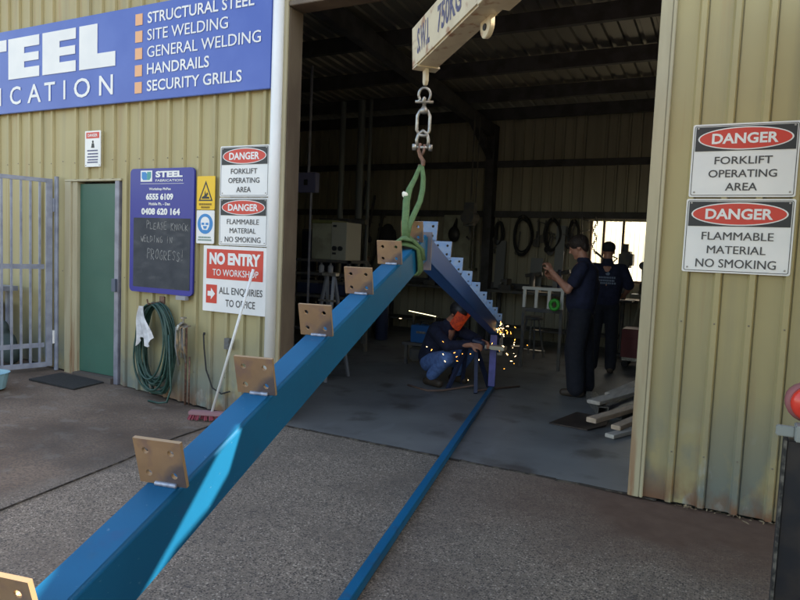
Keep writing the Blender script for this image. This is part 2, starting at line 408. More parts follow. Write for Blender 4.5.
# ================================================================== WORKSHOP BUILDING
B = thing('workshop_building', 'cream corrugated steel workshop with a wide dark open doorway', 'workshop')
PIT = .19
def wall_prof(x0, x1, y, sgn=1, h=.030, phase=-.285, gd_=.012, gw_=.006):
    """trapezoid ribs standing out towards -Y every 190 mm with two faint swages between"""
    P = [(x0, y)]
    k = math.ceil((x0-phase)/PIT)
    while True:
        c = phase+k*PIT
        if c+.03 > x1: break
        if c-.03 > x0: P += [(c-.032, y), (c-.018, y-sgn*h), (c+.012, y-sgn*h), (c+.021, y), (c+.0215, y+gd_), (c+.0215+gw_, y+gd_), (c+.0225+gw_, y)]
        k += 1
    P.append((x1, y)); return P
TOPZ = 4.75
MB().sheet(wall_prof(-.465, 14, YF), .012, TOPZ).build('wall', WALL, B)
MB().sheet(wall_prof(-5.49, -3.5, YF, h=.022, gd_=.003, gw_=.004), lambda x: gh(x)+.012, TOPZ).build('wall', WALL, B)
MB().sheet(wall_prof(-12, -6.35, YF, h=.022, gd_=.003, gw_=.004), lambda x: gh(x)+.012, TOPZ).build('wall', WALL, B)
MB().sheet(wall_prof(-6.35, -5.49, YF, h=.022, gd_=.003, gw_=.004), 2.175, TOPZ).build('wall', WALL, B)
MB().sheet(wall_prof(-3.5, -.465, YF), 3.60, TOPZ).build('wall', WALL, B)
scm = MB()
for k in range(-60, 60):
    x = -.285+PIT*k-.003
    if x < -11 or x > 7 or -3.5 < x < -.46: continue
    for z in (.35, 1.2, 2.35, 3.2, 4.3):
        if -6.35 < x < -5.49 and z < 2.2: continue
        hh = .030 if x > -.5 else .022
        scm.lathe([(.006, 0), (.006, -.003), (.0035, -.005)], (x, YF-hh, z+.01*sin(k*3.3)), 6, axis='y')
tag(scm.build('cladding_screws', mat('cladding_screw_head', (.20, .18, .14), .5, .5), B), kind='stuff')
# jambs and header round the opening
MB().box((-3.535, YF-.034, .012), (-3.470, YF-.014, 3.66)).build('jamb_flashing', JAMB2, B, bevel=.003)
MB().box((-3.505, YF-.012, .008), (-3.462, YF+.17, 3.568)).build('jamb', JAMB, B, bevel=.004)
m_ = MB(); m_.box((-.54, YF-.034, .008), (-.468, YF+.15, 3.568)); m_.box((-.466, YF-.038, .009), (-.445, YF-.001, 3.6))
m_.build('jamb', JAMB2, B, bevel=.004)
MB().box((-3.469, YF-.030, 3.57), (-.447, YF+.165, 3.612)).build('header', JAMB, B, bevel=.004)
# interior shell
ipf = lambda x0, x1: wall_prof(x0, x1, 12.0, 1, .022)
WX0, WX1, WZ0, WZ1 = -2.37, -.30, 1.22, 2.25
bz = 4.17
MB().sheet(ipf(-9.5, WX0), -.05, bz).build('back_wall', INWALL, B)
MB().sheet(ipf(WX1, 3), -.05, bz).build('back_wall', INWALL, B)
m_ = MB(); m_.sheet(ipf(WX0, WX1), WZ1, bz); m_.sheet(ipf(WX0, WX1), -.05, WZ0); m_.build('back_wall', INWALL, B)
MB().box((-9.55, YF+.01, .01), (-9.50, 12.0, 4.6)).build('side_wall', INWALL, B)
MB().box((3.0, YF+.01, .01), (3.05, 12.0, 4.6)).build('side_wall', INWALL, B)
# roof: fluted sheet sloping gently to the back
def roofz(y): return 4.62+(4.19-4.62)*(y-YF)/(12-YF)
P = []; k = 0
x = -13
while x < 14:
    P += [(x, 0), (x+.11, 0), (x+.125, .03), (x+.165, .03), (x+.18, 0)]; x += .19
vs = []; n = len(P)
for yy in (4.2, 12.3):
    for (px, pz) in P: vs.append((px, yy, roofz(yy)+pz+.02))
m_ = MB().add(vs, [(i, i+1, n+i+1, n+i) for i in range(n-1)])
m_.add([(v[0], v[1], v[2]+.004) for v in vs], [(i+1, i, n+i, n+i+1) for i in range(n-1)])
m_.build('roof', ROOFM, B)
for yy in (4.9, 6.3, 7.7, 9.1, 10.4, 11.5):
    z = roofz(yy)
    m_ = MB(); m_.box((-9.5, yy-.03, z-.19), (3.0, yy-.015, z+.01)); m_.box((-9.5, yy-.015, z-.19), (3.0, yy+.05, z-.175))
    m_.build('purlin', PURLM, B)
for xx in (-4.25, .9):
    m_ = MB(); m_.box((xx-.08, 11.72, .0), (xx+.08, 11.95, 4.0)); m_.beam((xx, 11.8, roofz(11.8)-.31), (xx, 4.75, roofz(4.75)-.31), .12, .22)
    m_.beam((xx, 11.75, 3.4), (xx, 10.7, roofz(10.7)-.35), .1, .12); m_.build('portal_frame', PURLM, B)
for zz in (2.36, 1.0, 3.3): MB().box((-9.5, 11.90, zz-.07), (WX0-.01 if zz < 2 else 2.9, 11.965, zz+.05)).build('girt', PURLM, B)
# back window: translucent sheets in a timber frame, daylight beyond
wn = MB()
for xx in (WX0+.02, -2.13, -1.80, -1.35, -.9, WX1-.02): wn.box((xx-.02, 11.93, WZ0), (xx+.02, 11.98, WZ1))
wn.box((WX0, 11.92, WZ0-.04), (WX1, 11.975, WZ0)); wf = wn.build('window', mat('window_timber', (.16, .10, .07), .7), B)
tm = bpy.data.materials.new('fibreglass_sheet'); tm.use_nodes = True
n_ = tm.node_tree.nodes; l_ = tm.node_tree.links; n_.clear()
ou = n_.new('ShaderNodeOutputMaterial'); tl = n_.new('ShaderNodeBsdfTranslucent'); tl.inputs[0].default_value = (.92, .86, .70, 1)
tp = n_.new('ShaderNodeBsdfTransparent'); tp.inputs[0].default_value = (1, .97, .9, 1); ms = n_.new('ShaderNodeMixShader'); ms.inputs[0].default_value = .45
l_.new(tl.outputs[0], ms.inputs[1]); l_.new(tp.outputs[0], ms.inputs[2]); l_.new(ms.outputs[0], ou.inputs[0])
P = []; x = WX0+.005
while x < WX1-.08: P += [(x, 11.985), (x+.03, 11.985), (x+.04, 12.0), (x+.07, 12.0)]; x += .08
o = MB().add([(a, b, zz) for zz in (WZ0, WZ1) for a, b in P], [(i, i+1, len(P)+i+1, len(P)+i) for i in range(len(P)-1)]).build('pane', tm, wf)
# personnel door
D = MB().box((-6.165, YF+.035, .155), (-5.575, YF+.075, 2.13)).build('door', GREEND, B)
m_ = MB(); m_.box((-6.35, YF-.015, .11), (-6.25, YF+.05, 2.15)); m_.box((-6.248, YF+.00, .12), (-6.167, YF+.09, 2.15)); m_.box((-6.35, YF-.018, 2.152), (-5.49, YF+.08, 2.174))
m_.build('door_frame', JAMB2, B, bevel=.003)
m_ = MB(); m_.box((-5.573, YF-.02, .09), (-5.51, YF+.08, 2.15)); m_.build('door_frame', LILAC, B, bevel=.003)
MB().box((-5.585, YF-.045, 1.04), (-5.525, YF-.021, 1.17)).build('door_lock', mat('lock_blue_grey', (.12, .15, .22), .4, .5), D, bevel=.004)
MB().box((-6.167, YF-.05, .06), (-5.575, YF+.09, .15)).build('door_sill', mat('door_sill', (.10, .08, .07), .8), B)
# downpipe
m_ = MB(); m_.tube([(-3.552, YF-.055, .02), (-3.552, YF-.055, 4.6)], .048, 20)
dp = m_.build('downpipe', OFFW, B, smooth=False)
for p_ in dp.data.polygons: p_.use_smooth = len(p_.vertices) == 4
for zz in (2.16, .55, 4.0): MB().box((-3.60, YF-.03, zz), (-3.505, YF-.004, zz+.03)).build('pipe_bracket', STEELG, B)
base(B, (-4, YF, 0))

# ================================================================== SIGNS
Y0 = YF-.032
def sign_base(t, x0, x1, z0, z1, mt, r=.012, th=.006, y=Y0, rim=None):
    o = MB().prism(rrect(x0, x1, z0, z1, r), y-th, y).build('panel', mt, t)
    if rim:
        i = .009; m = MB()
        a = rrect(x0+i, x1-i, z0+i, z1-i, r); b = rrect(x0+i+.004, x1-i-.004, z0+i+.004, z1-i-.004, r*.7)
        n = len(a); m.add([(x, y-th-.001, z) for x, z in a]+[(x, y-th-.001, z) for x, z in b], [(k, (k+1) % n, n+(k+1) % n, n+k) for k in range(n)])
        m.build('border_line', rim, t)
    return o
SCREW = mat('screw_head', (.35, .34, .33), .4, .8)
def screws(t, pts, y):
    m = MB()
    for x, z in pts: m.lathe([(.006, 0), (.006, -.003), (.003, -.004)], (x, y, z), 8, axis='y')
    m.build('screw', SCREW, t)
def danger(x0, x1, z0, z1, lines, label):
    t = thing('danger_sign', label, 'sign', 'danger signs on the cladding')
    sign_base(t, x0, x1, z0, z1, WHITE, rim=CHAR)
    W = x1-x0; H = z1-z0; y = Y0-.0078
    MB().prism([(x0+.018, z1-H*.37), (x1-.018, z1-H*.37), (x1-.018, z1-.017), (x0+.018, z1-.017)], y-.0006, y).build('header', BLACK, t)
    cx = (x0+x1)/2; cz = z1-.017-(H*.37-.017)/2
    MB().prism(ell(cx, cz, W*.445, H*.155), y-.0014, y-.0008).build('oval_border', WHITE, t)
    MB().prism(ell(cx, cz, W*.43, H*.14), y-.0022, y-.0016).build('oval', RED, t)
    m = MB(); add_text(m, 'DANGER', cx-W*.31, cx+W*.31, cz-H*.072, cz+H*.072, y-.003, .03); m.build('lettering', WHITE, t)
    m = MB()
    for (s, wd, c, h) in lines: add_text(m, s, cx-W*wd/2, cx+W*wd/2, z0+H*(c-h/2), z0+H*(c+h/2), y-.001, .012)
    m.build('lettering', CHAR, t)
    screws(t, [(x0+.03, z0+.03), (x1-.03, z0+.03), (x0+.03, z1-.025), (x1-.03, z1-.025)], Y0-.006)
    base(t, (cx, YF, z0)); return t
FL = [('FORKLIFT', .54, .50, .105), ('OPERATING', .64, .32, .105), ('AREA', .30, .14, .105)]
FM = [('FLAMMABLE', .66, .50, .105), ('MATERIAL', .54, .315, .105), ('NO SMOKING', .74, .13, .115)]
danger(-4.205, -3.655, 1.995, 2.44, FL, 'danger forklift operating area sign left of the opening, beside the white downpipe')
danger(-4.205, -3.655, 1.558, 1.983, FM, 'danger flammable material no smoking sign above the red no entry sign')
danger(-.300, .278, 1.99, 2.435, FL, 'danger forklift operating area sign right of the opening, uppermost there')
danger(-.308, .285, 1.52, 1.975, FM, 'danger flammable material no smoking sign right of the opening on stained cladding')

# large blue sign
t = thing('shop_sign', 'large blue steel fabrication sign with white letters high on the wall', 'sign')
MB().box((-10.6, Y0-.03, 2.925), (-3.70, Y0, 3.81)).build('panel', BLUESIGN, t, bevel=.004)
y = Y0-.032
m = MB(); TZ, BZ_ = 3.715, 3.285
def L_E(x, wd):
    h = TZ-BZ_
    m.prism([(x, BZ_), (x+wd, BZ_), (x+wd, BZ_+h*.25), (x+wd*.52, BZ_+h*.25), (x+wd*.52, BZ_+h*.40), (x+wd*.98, BZ_+h*.40), (x+wd*.98, BZ_+h*.60),
             (x+wd*.52, BZ_+h*.60), (x+wd*.52, BZ_+h*.75), (x+wd, BZ_+h*.75), (x+wd, TZ), (x, TZ)], y-.004, y)
L_E(-7.31, .53); L_E(-6.725, .53)
m.prism([(-6.14, BZ_), (-5.61, BZ_), (-5.61, BZ_+.14), (-5.87, BZ_+.14), (-5.87, TZ), (-6.14, TZ)], y-.004, y)
m.prism([(-7.72, BZ_), (-7.52, BZ_), (-7.52, TZ-.12), (-7.345, TZ-.12), (-7.345, TZ), (-7.89, TZ), (-7.89, TZ-.12), (-7.72, TZ-.12)], y-.004, y)
add_text(m, 'S', -8.46, -7.94, BZ_, TZ, y-.004, .09)
m.build('lettering', WHITE, t)
m = MB()
for ch, a, b in (('F', -9.75, -9.6), ('A', -9.4, -9.18), ('B', -8.95, -8.78), ('R', -8.5, -8.3), ('I', -7.475, -7.445), ('C', -7.285, -7.095), ('A', -6.98, -6.75), ('T', -6.695, -6.52),
                 ('I', -6.385, -6.355), ('O', -6.22, -5.975), ('N', -5.84, -5.64)):
    if ch == 'B': a, b = -8.55, -8.40
    if ch == 'F': a, b = -9.0, -8.87
    if ch == 'A' and a < -9: a, b = -8.80, -8.60
    if ch == 'R': a, b = -7.98, -7.80
    add_text(m, ch, a, b, 3.012, 3.205, y-.003, .004 if ch == 'I' else .008)
m.build('lettering', WHITE, t)
for i in range(5):
    z = 3.735-.1585*i; MB().box((-5.335, y-.0025, z-.105), (-5.24, y, z)).build('bullet', ORANGE, t)
m = MB()
for i, (s, x1) in enumerate((('STRUCTURAL STEEL', -3.89), ('SITE WELDING', -4.18), ('GENERAL WELDING', -3.81), ('HANDRAILS', -4.39), ('SECURITY GRILLS', -4.01))):
    z = 3.735-.157*i; add_text(m, s, -5.17, x1, z-.102, z, y-.003, .014)
m.build('lettering', WHITE, t); base(t, (-7, YF, 2.92))

# blue notice board with chalkboard
t = thing('notice_board', 'blue notice board with phone numbers over a black chalkboard', 'notice board')
sign_base(t, -5.35, -4.51, 1.065, 2.255, BLUEBOARD, .045, .02)
y = Y0-.021
MB().prism(rrect(-5.295, -4.545, 1.115, 1.785, .01), y-.002, y).build('chalkboard', CHALKB, t)
MB().box((-5.205, y-.002, 2.13), (-5.05, y, 2.235)).build('logo_panel', WHITE, t)
m = MB(); m.prism([(-5.19, 2.165), (-5.17, 2.145), (-5.12, 2.145), (-5.12, 2.205), (-5.14, 2.222), (-5.19, 2.222)], y-.003, y-.0022); m.build('emblem', BLUEDISC, t)
m = MB(); m.prism([(-5.118, 2.145), (-5.085, 2.145), (-5.065, 2.17), (-5.065, 2.222), (-5.118, 2.222)], y-.003, y-.0022); m.build('emblem', mat('emblem_teal', (.03, .30, .30), .4), t)
m = MB()
add_text(m, 'STEEL', -5.005, -4.655, 2.168, 2.228, y-.002, .05)
add_text(m, 'FABRICATION', -5.005, -4.655, 2.128, 2.150, y-.002, .01)
m.box((-5.21, y-.001, 2.108), (-4.64, y, 2.111))
add_text(m, 'Workshop Ph/Fax', -5.09, -4.80, 2.042, 2.072, y-.002, .03)
add_text(m, '6555 6109', -5.13, -4.77, 1.955, 2.018, y-.002, .05)
add_text(m, 'Mobile Ph. - Dan', -5.09, -4.81, 1.905, 1.932, y-.002, .03)
add_text(m, '0408 620 164', -5.19, -4.68, 1.815, 1.88, y-.002, .05)
m.build('lettering', WHITE, t)
m = MB(); rr = random.Random(2)
GL_ = {'P': [[(0,0),(0,1),(.7,.9),(.75,.6),(0,.5)]], 'L': [[(0,1),(0,0),(.8,.02)]], 'E': [[(.8,1),(0,.95),(0,0),(.8,.03)], [(0,.5),(.6,.52)]], 'A': [[(0,0),(.4,1),(.8,0)], [(.15,.4),(.65,.42)]],
    'S': [[(.75,.85),(.4,1),(.05,.78),(.7,.35),(.4,0),(0,.15)]], 'K': [[(0,1),(0,0)], [(.75,1),(0,.45),(.8,0)]], 'N': [[(0,0),(0,1),(.75,0),(.75,1)]], 'O': [[(.4,1),(.02,.7),(.05,.2),(.4,0),(.75,.25),(.75,.75),(.4,1)]],
    'C': [[(.75,.85),(.4,1),(.02,.6),(.1,.15),(.45,0),(.8,.15)]], 'W': [[(0,1),(.2,0),(.45,.7),(.65,0),(.9,1)]], 'D': [[(0,0),(0,1),(.6,.8),(.7,.35),(0,0)]], 'I': [[(.3,0),(.32,1)]],
    'G': [[(.75,.85),(.4,1),(.02,.6),(.1,.12),(.5,0),(.75,.2),(.75,.45),(.45,.45)]], 'R': [[(0,0),(0,1),(.7,.85),(.65,.55),(0,.48),(.75,0)]], '!': [[(.3,1.25),(.25,.4)], [(.22,.15),(.22,.05)]]}
def chalk(st_, x0, x1, zc, h, slope=0):
    n = len(st_); st = (x1-x0)/n
    for i, ch in enumerate(st_):
        if ch == ' ': continue
        a = x0+i*st; z = zc+slope*(a-x0)+rr.uniform(-.006, .006)-h/2; hh = h*rr.uniform(.85, 1.1); sh_ = rr.uniform(-.05, .15)
        for pl in GL_[ch]:
            pts = [Vector((a+px*st*.82+sh_*pz*hh*.4+rr.uniform(-.002, .002), y-.0035, z+pz*hh+rr.uniform(-.002, .002))) for px, pz in pl]
            for p, q in zip(pts, pts[1:]): m.beam(p, q, .0012, rr.uniform(.0035, .006), up=(0, 0, 1) if abs((q-p).normalized().z) < .9 else (1, 0, 0))
chalk('PLEASE KNOCK', -5.11, -4.56, 1.715, .07, -.02); chalk('WELDING IN', -5.19, -4.76, 1.585, .06, -.02); chalk('PROGRESS!', -5.10, -4.60, 1.44, .095, -.02)
m.build('lettering', CHALK, t)
m = MB(); m.box((-4.69, Y0-.05, 1.025), (-4.57, Y0-.005, 1.063)); m.build('ledge', mat('ledge_grey', (.3, .3, .33), .6), t); base(t, (-4.93, YF, 1.065))

# red no entry sign
t = thing('no_entry_sign', 'red and white no entry to workshop sign, all enquiries to office', 'sign')
sign_base(t, -4.385, -3.655, .945, 1.545, WHITE, .008)
y = Y0-.0068
MB().box((-4.345, y-.001, 1.245), (-3.69, y, 1.515)).build('panel_print', RED, t)
m = MB(); add_text(m, 'NO ENTRY', -4.31, -3.72, 1.375, 1.485, y-.002, .055); add_text(m, 'TO WORKSHOP', -4.27, -3.74, 1.275, 1.335, y-.002, .02); m.build('lettering', WHITE, t)
MB().box((-4.345, y-.001, 1.02), (-4.215, y, 1.19)).build('arrow_panel', RED, t)
MB().prism([(-4.325, 1.085), (-4.285, 1.085), (-4.285, 1.055), (-4.235, 1.107), (-4.285, 1.16), (-4.285, 1.13), (-4.325, 1.13)], y-.0022, y-.0014).build('arrow', WHITE, t)
m = MB(); add_text(m, 'ALL ENQUIRIES', -4.19, -3.69, 1.075+.025, 1.175, y-.001, .014); add_text(m, 'TO OFFICE', -4.11, -3.77, 1.0, 1.065, y-.001, .014); m.build('lettering', CHAR, t)
base(t, (-4.02, YF, .945))

def dashes(m, x0, x1, z, h, y, rnd):
    x = x0
    while x < x1-.005: wd = min(rnd.uniform(.007, .016), x1-x); m.box((x, y-.0006, z-h/2), (x+wd*.8, y, z+h/2)); x += wd
rr = random.Random(5)
# yellow warning and blue mandatory signs
t = thing('warning_sign', 'small yellow warning sign with black triangle, beside the notice board', 'sign')
sign_base(t, -4.483, -4.268, 1.876, 2.18, YELL, .012); y = Y0-.0068
a = [(-4.462, 1.955), (-4.29, 1.955), (-4.376, 2.14)]; b = [(-4.441, 1.967), (-4.311, 1.967), (-4.376, 2.108)]
MB().add([(x, y, z) for x, z in a+b], [(0, 1, 4, 3), (1, 2, 5, 4), (2, 0, 3, 5)]).build('triangle', BLACK, t)
m = MB(); m.prism([(-4.425, 1.975), (-4.33, 1.975), (-4.335, 1.993), (-4.365, 1.995), (-4.345, 2.02), (-4.36, 2.035), (-4.372, 2.012), (-4.385, 2.05), (-4.392, 2.005), (-4.42, 1.99)], y-.001, y); m.build('symbol', BLACK, t)
m = MB(); dashes(m, -4.455, -4.30, 1.925, .018, y, rr); dashes(m, -4.43, -4.32, 1.897, .018, y, rr); m.build('small_print', mat('brown_print', (.25, .15, .01), .5), t); base(t, (-4.376, YF, 1.876))
t = thing('mandatory_sign', 'small white sign with blue helmet disc under the yellow warning sign', 'sign')
sign_base(t, -4.483, -4.268, 1.565, 1.868, WHITE, .012)
MB().prism(ell(-4.376, 1.745, .092, .092), y-.001, y).build('disc', BLUEDISC, t)
m = MB(); m.prism([(-4.425, 1.72), (-4.405, 1.69), (-4.347, 1.69), (-4.327, 1.72), (-4.322, 1.76)]+[(-4.376+.054*cos(radians(k)), 1.76+.05*sin(radians(k))) for k in range(0, 181, 20)], y-.002, y-.0012); m.build('symbol', WHITE, t)
m = MB(); m.box((-4.418, y-.003, 1.735), (-4.384, y-.0022, 1.755)); m.box((-4.368, y-.003, 1.735), (-4.334, y-.0022, 1.755)); m.prism([(-4.40, 1.725), (-4.35, 1.725), (-4.36, 1.70), (-4.39, 1.70)], y-.003, y-.0022)
m.build('mask', BLUEDISC, t)
m = MB(); dashes(m, -4.455, -4.30, 1.622, .014, y, rr); dashes(m, -4.46, -4.295, 1.598, .014, y, rr); m.build('small_print', mat('grey_green_print', (.2, .3, .26), .5), t); base(t, (-4.376, YF, 1.565))
# small danger notice above the door
t = thing('safety_notice', 'small white and red safety notice above and right of the green door', 'sign')
sign_base(t, -6.045, -5.81, 2.30, 2.66, WHITE, .008)
MB().box((-6.025, y-.001, 2.585), (-5.83, y, 2.645)).build('header', RED, t)
m = MB(); add_text(m, 'DANGER', -6.0, -5.855, 2.60, 2.63, y-.002, .02); m.build('lettering', WHITE, t)
m = MB(); m.prism(ell(-5.925, 2.55, .012, .014, 12), y-.001, y); m.prism([(-5.95, 2.49), (-5.90, 2.49), (-5.91, 2.535), (-5.94, 2.535)], y-.001, y); m.build('symbol', BLACK, t)
m = MB()
for i, z in enumerate((2.462, 2.43, 2.40, 2.37, 2.345)): dashes(m, -6.01+.01*(i % 2), -5.845, z, .014, y, rr)
m.build('small_print', mat('blue_black_print', (.08, .09, .2), .5), t)
screws(t, [(-6.03, 2.315), (-5.825, 2.315)], Y0-.006); base(t, (-5.93, YF, 2.3))

for o in list(bpy.data.objects):
    if o.parent is None and o.get('category') in ('sign', 'notice board'):
        k = .0145 if o.name.startswith('shop_sign') else .0075
        o.location.x -= o.location.x*k*(.82 if k > .01 else 1); o.location.z -= (o.location.z+(.45 if k > .01 else .2)-1.57)*k

# ================================================================== GATE
gd = Vector((-sin(radians(16)), -cos(radians(16)), 0)); gp = Vector((-6.43, YF-.05, 0))
t = thing('security_gate', 'grey blue steel bar security gate swung open beside the green door', 'gate')
def gpt(s, z): p = gp+gd*s; return Vector((p.x, p.y, z))
Z0g, Z1g = .19, 2.17; GL = 1.25
MB().beam(gpt(.10, Z1g-.02), gpt(GL, Z1g-.02), .03, .04).build('rail', GALV, t)
MB().beam(gpt(.10, Z0g+.02), gpt(GL, Z0g+.02), .03, .05).build('rail', GALV, t)
for zz in (1.25, .42): MB().beam(gpt(.12, zz), gpt(GL, zz), .008, .05).build('rail', GALV, t)
MB().beam(gpt(.075, Z0g), gpt(.075, Z1g), .035, .06, up=gd).build('stile', GALV, t, bevel=.003)
MB().beam(gpt(GL, Z0g), gpt(GL, Z1g), .035, .05, up=gd).build('stile', GALV, t, bevel=.003)
k = 0; s_ = .165
while s_ < GL-.05: MB().beam(gpt(s_, Z0g+.046), gpt(s_, Z1g-.042), .02, .02, up=gd).build('bar', GALV, t); s_ += .088
MB().tube([gpt(-.0, .14), gpt(-.0, 2.2)], .022, 12).build('hinge_post', GALV, t)
for zz in (.5, 1.9): MB().tube([gpt(.03, zz-.07), gpt(.03, zz+.07)], .016, 10).build('hinge', WHITE if zz < 1 else GALV, t)
base(t, (gp.x, gp.y, .12))
# things behind the gate
t = thing('steel_bench', 'grey steel bench behind the bars of the gate', 'bench')
m = MB(); m.box((-8.6, 4.02, .96), (-7.0, 4.42, 1.01)); m.build('top', GALV, t)
for x in (-8.5, -7.1):
    for yy in (4.08, 4.36): MB().box((x, yy-.02, gh(x)-.004), (x+.04, yy+.02, .96)).build('leg', GALV, t)
base(t, (-7.8, 4.2, .2))
t = thing('dark_bin', 'dark maroon bin under the bench behind the gate', 'bin')
mb_ = mat('maroon_plastic', (.045, .02, .03), .6)
MB().prism([(-7.93, .2), (-7.34, .2), (-7.28, .78), (-7.99, .78)], 4.05, 4.38).build('body', mb_, t, bevel=.02); MB().box((-8.0, 4.03, .782), (-7.27, 4.40, .82)).build('lid', mb_, t, bevel=.01); base(t, (-7.6, 4.2, .2))
o = blob('bag', [('s', (-6.98, 4.28, .36), (.13, .1, .17)), ('s', (-6.85, 4.25, .30), (.12, .09, .12)), ('s', (-7.0, 4.25, .55), (.08, .06, .1))], mat('dark_green_bag', (.03, .05, .05), .7, bump=.5, bscale=20), None, .015)
tag(o, 'dark green sack slumped beside the maroon bin', 'sack')
# light blue tub at the left edge of the frame
o = MB().lathe([(.14, .0), (.17, .145), (.18, .15), (.165, .147), (.135, .02)], (-6.15, 3.60, .125), 20).build('plastic_tub', PALEBLUE); tag(o, 'low pale blue plastic tub on the concrete in front of the gate', 'tub')
# door mat
o = MB().box((-.30, -.20, 0), (.30, .20, .016)).build('door_mat', RUBBER, bevel=.004); o.location = (-5.95, 4.27, .106); o.rotation_euler = (0, .055, .12); tag(o, 'black rubber door mat outside the green door', 'mat')

# ================================================================== HOSE, TAP, BROOM, CABLE
t = thing('garden_hose', 'dark green hose hanging in a tall coil on the cream wall', 'hose')
m = MB(); rr = random.Random(11)
for k in range(18):
    a = .215+rr.uniform(-.055, .04); b = .40+rr.uniform(-.05, .05); cx = -4.885+rr.uniform(-.025, .02); cz = .55+(.42-b)*.9+rr.uniform(-.01, .01); yy = YF-.055-.013*(k % 7)-.0022*k
    tw = rr.uniform(-.07, .07); pts = []
    for i in range(56):
        u = 2*pi*i/56; px = a*cos(u)*(1-.12*sin(u)); pz = b*sin(u)
        pts.append((cx+px*cos(tw)-pz*sin(tw), yy+.014*sin(u*2+k), max(.11+.01*(k % 3), cz+px*sin(tw)+pz*cos(tw))))
    m.tube(pts, .0095, 8, closed=True)
m.build('coil', HOSE, t, smooth=True)
m = MB(); m.tube([(-4.66, YF-.15, .7), (-4.63, YF-.16, .4), (-4.60, YF-.17, .2), (-4.62, YF-.2, .075), (-4.7, YF-.22, .06), (-4.86, YF-.2, .055)], .0095, 8); m.build('tail', HOSE, t, smooth=True)
m = MB(); m.tube([(-4.88, YF-.0, .99), (-4.88, YF-.20, .975), (-4.88, YF-.215, 1.02)], .008, 8); m.box((-4.91, YF-.04, .95), (-4.85, YF-.026, 1.04)); m.build('hook', RUSTH, t)
base(t, (-4.885, YF, .12))
# white rag over the coil
m = MB(); P = []
nx, nz = 12, 14
for side in (0, 1):
    for jz in range(nz+1):
        for ix in range(nx+1):
            v = jz/nz; u = ix/nx-.5
            P.append((-4.965+u*(.07+.13*v)+.02*v-.02*sin(v*5), YF-.205+.014*sin(u*22+v*3)*(.3+v)+.01*v-.003*side, .95-v*.34*(1+.14*sin(u*9))))
N = (nx+1)*(nz+1); F = []
for jz in range(nz):
    for ix in range(nx):
        a = jz*(nx+1)+ix; F.append((a, a+1, a+nx+2, a+nx+1)); F.append((N+a+1, N+a, N+a+nx+1, N+a+nx+2))
o = m.add(P, F).build('rag', RAG, None, smooth=True); tag(o, 'crumpled white rag draped over the green hose coil', 'rag')
# standpipe tap with tan straps
t = thing('standpipe_tap', 'old garden tap on a rusty pipe right of the hose, wrapped in tan straps', 'tap')
m = MB(); m.tube([(-4.52, YF-.07, .04), (-4.52, YF-.07, .80)], .011, 10); m.tube([(-4.49, YF-.055, .04), (-4.49, YF-.055, .5)], .008, 8); m.build('pipe', RUSTH, t, smooth=True)
m = MB(); m.tube([(-4.52, YF-.07, .80), (-4.52, YF-.13, .82), (-4.52, YF-.17, .80), (-4.52, YF-.18, .76)], .013, 10); m.lathe([(.008, 0), (.008, .04), (.03, .042), (.03, .055)], (-4.52, YF-.11, .82), 12); m.build('tap_body', STEELG, t, smooth=False)
for k in range(9):
    m = MB(); x = -4.56+.014*k; r0 = rr.uniform(-.02, .02)
    m.tube([(x+.01, YF-.10, .80), (x+r0, YF-.15-.01*(k % 3), .78), (x+r0*1.5, YF-.15, .62+rr.uniform(-.04, .04)), (x+rr.uniform(-.02, .02), YF-.13, .42+rr.uniform(-.06, .1))], .012, 8, flat=(1, .35)); m.build('strap', TAN if k % 3 else mat('grey_strap', (.20, .20, .20), .8), t, smooth=True)
base(t, (-4.52, YF-.07, .04))
# broom
t = thing('broom', 'broom with white handle leaning on the wall, pink head on the ground', 'broom')
MB().tube([(-3.70, YF-.12, 1.36), (-4.04, 4.30, .06)], .0125, 12).build('handle', OFFW, t, smooth=True)
M = Matrix.Translation((-4.06, 4.28, 0)) @ Matrix.Rotation(.4, 4, 'Z')
m = MB(); m.box((-.17, -.035, .05), (.17, .035, .085), M=M); m.build('head', mat('broom_block', (.30, .16, .18), .7), t, bevel=.006)
m = MB()
for i in range(60):
    x = rr.uniform(-.165, .165); yy = rr.uniform(-.03, .03); a = M @ Vector((x, yy, .052)); b = M @ Vector((x*1.12, yy*1.5, .008)); m.tube([a, b], .006, 4)
m.build('bristles', PINK, t); base(t, (-4.05, 4.28, 0))
m = MB(); m.tube([(-4.33, YF-.045, .72), (-4.32, YF-.045, .60), (-4.29, YF-.045, .40), (-4.21, YF-.045, .24), (-4.10, YF-.045, .20), (-4.0, YF-.045, .235)], .007, 8); m.tube([(-4.33, YF-.04, .72), (-4.335, YF-.03, .74)], .011, 8)
tag(m.build('cable', RUBBER, None, smooth=True), 'thin dark cable curving down the wall under the no entry sign', 'cable')
m = MB(); m.box((-4.06, YF-.07, .62), (-4.0, YF-.03, .72)); m.box((-4.055, YF-.076, .64), (-4.005, YF-.07, .66)); m.box((-4.055, YF-.076, .68), (-4.005, YF-.07, .70))
tag(m.build('power_outlet', mat('outlet_grey', (.12, .12, .12), .6), None, bevel=.002), 'small grey power outlet box low on the wall by the broom', 'outlet')

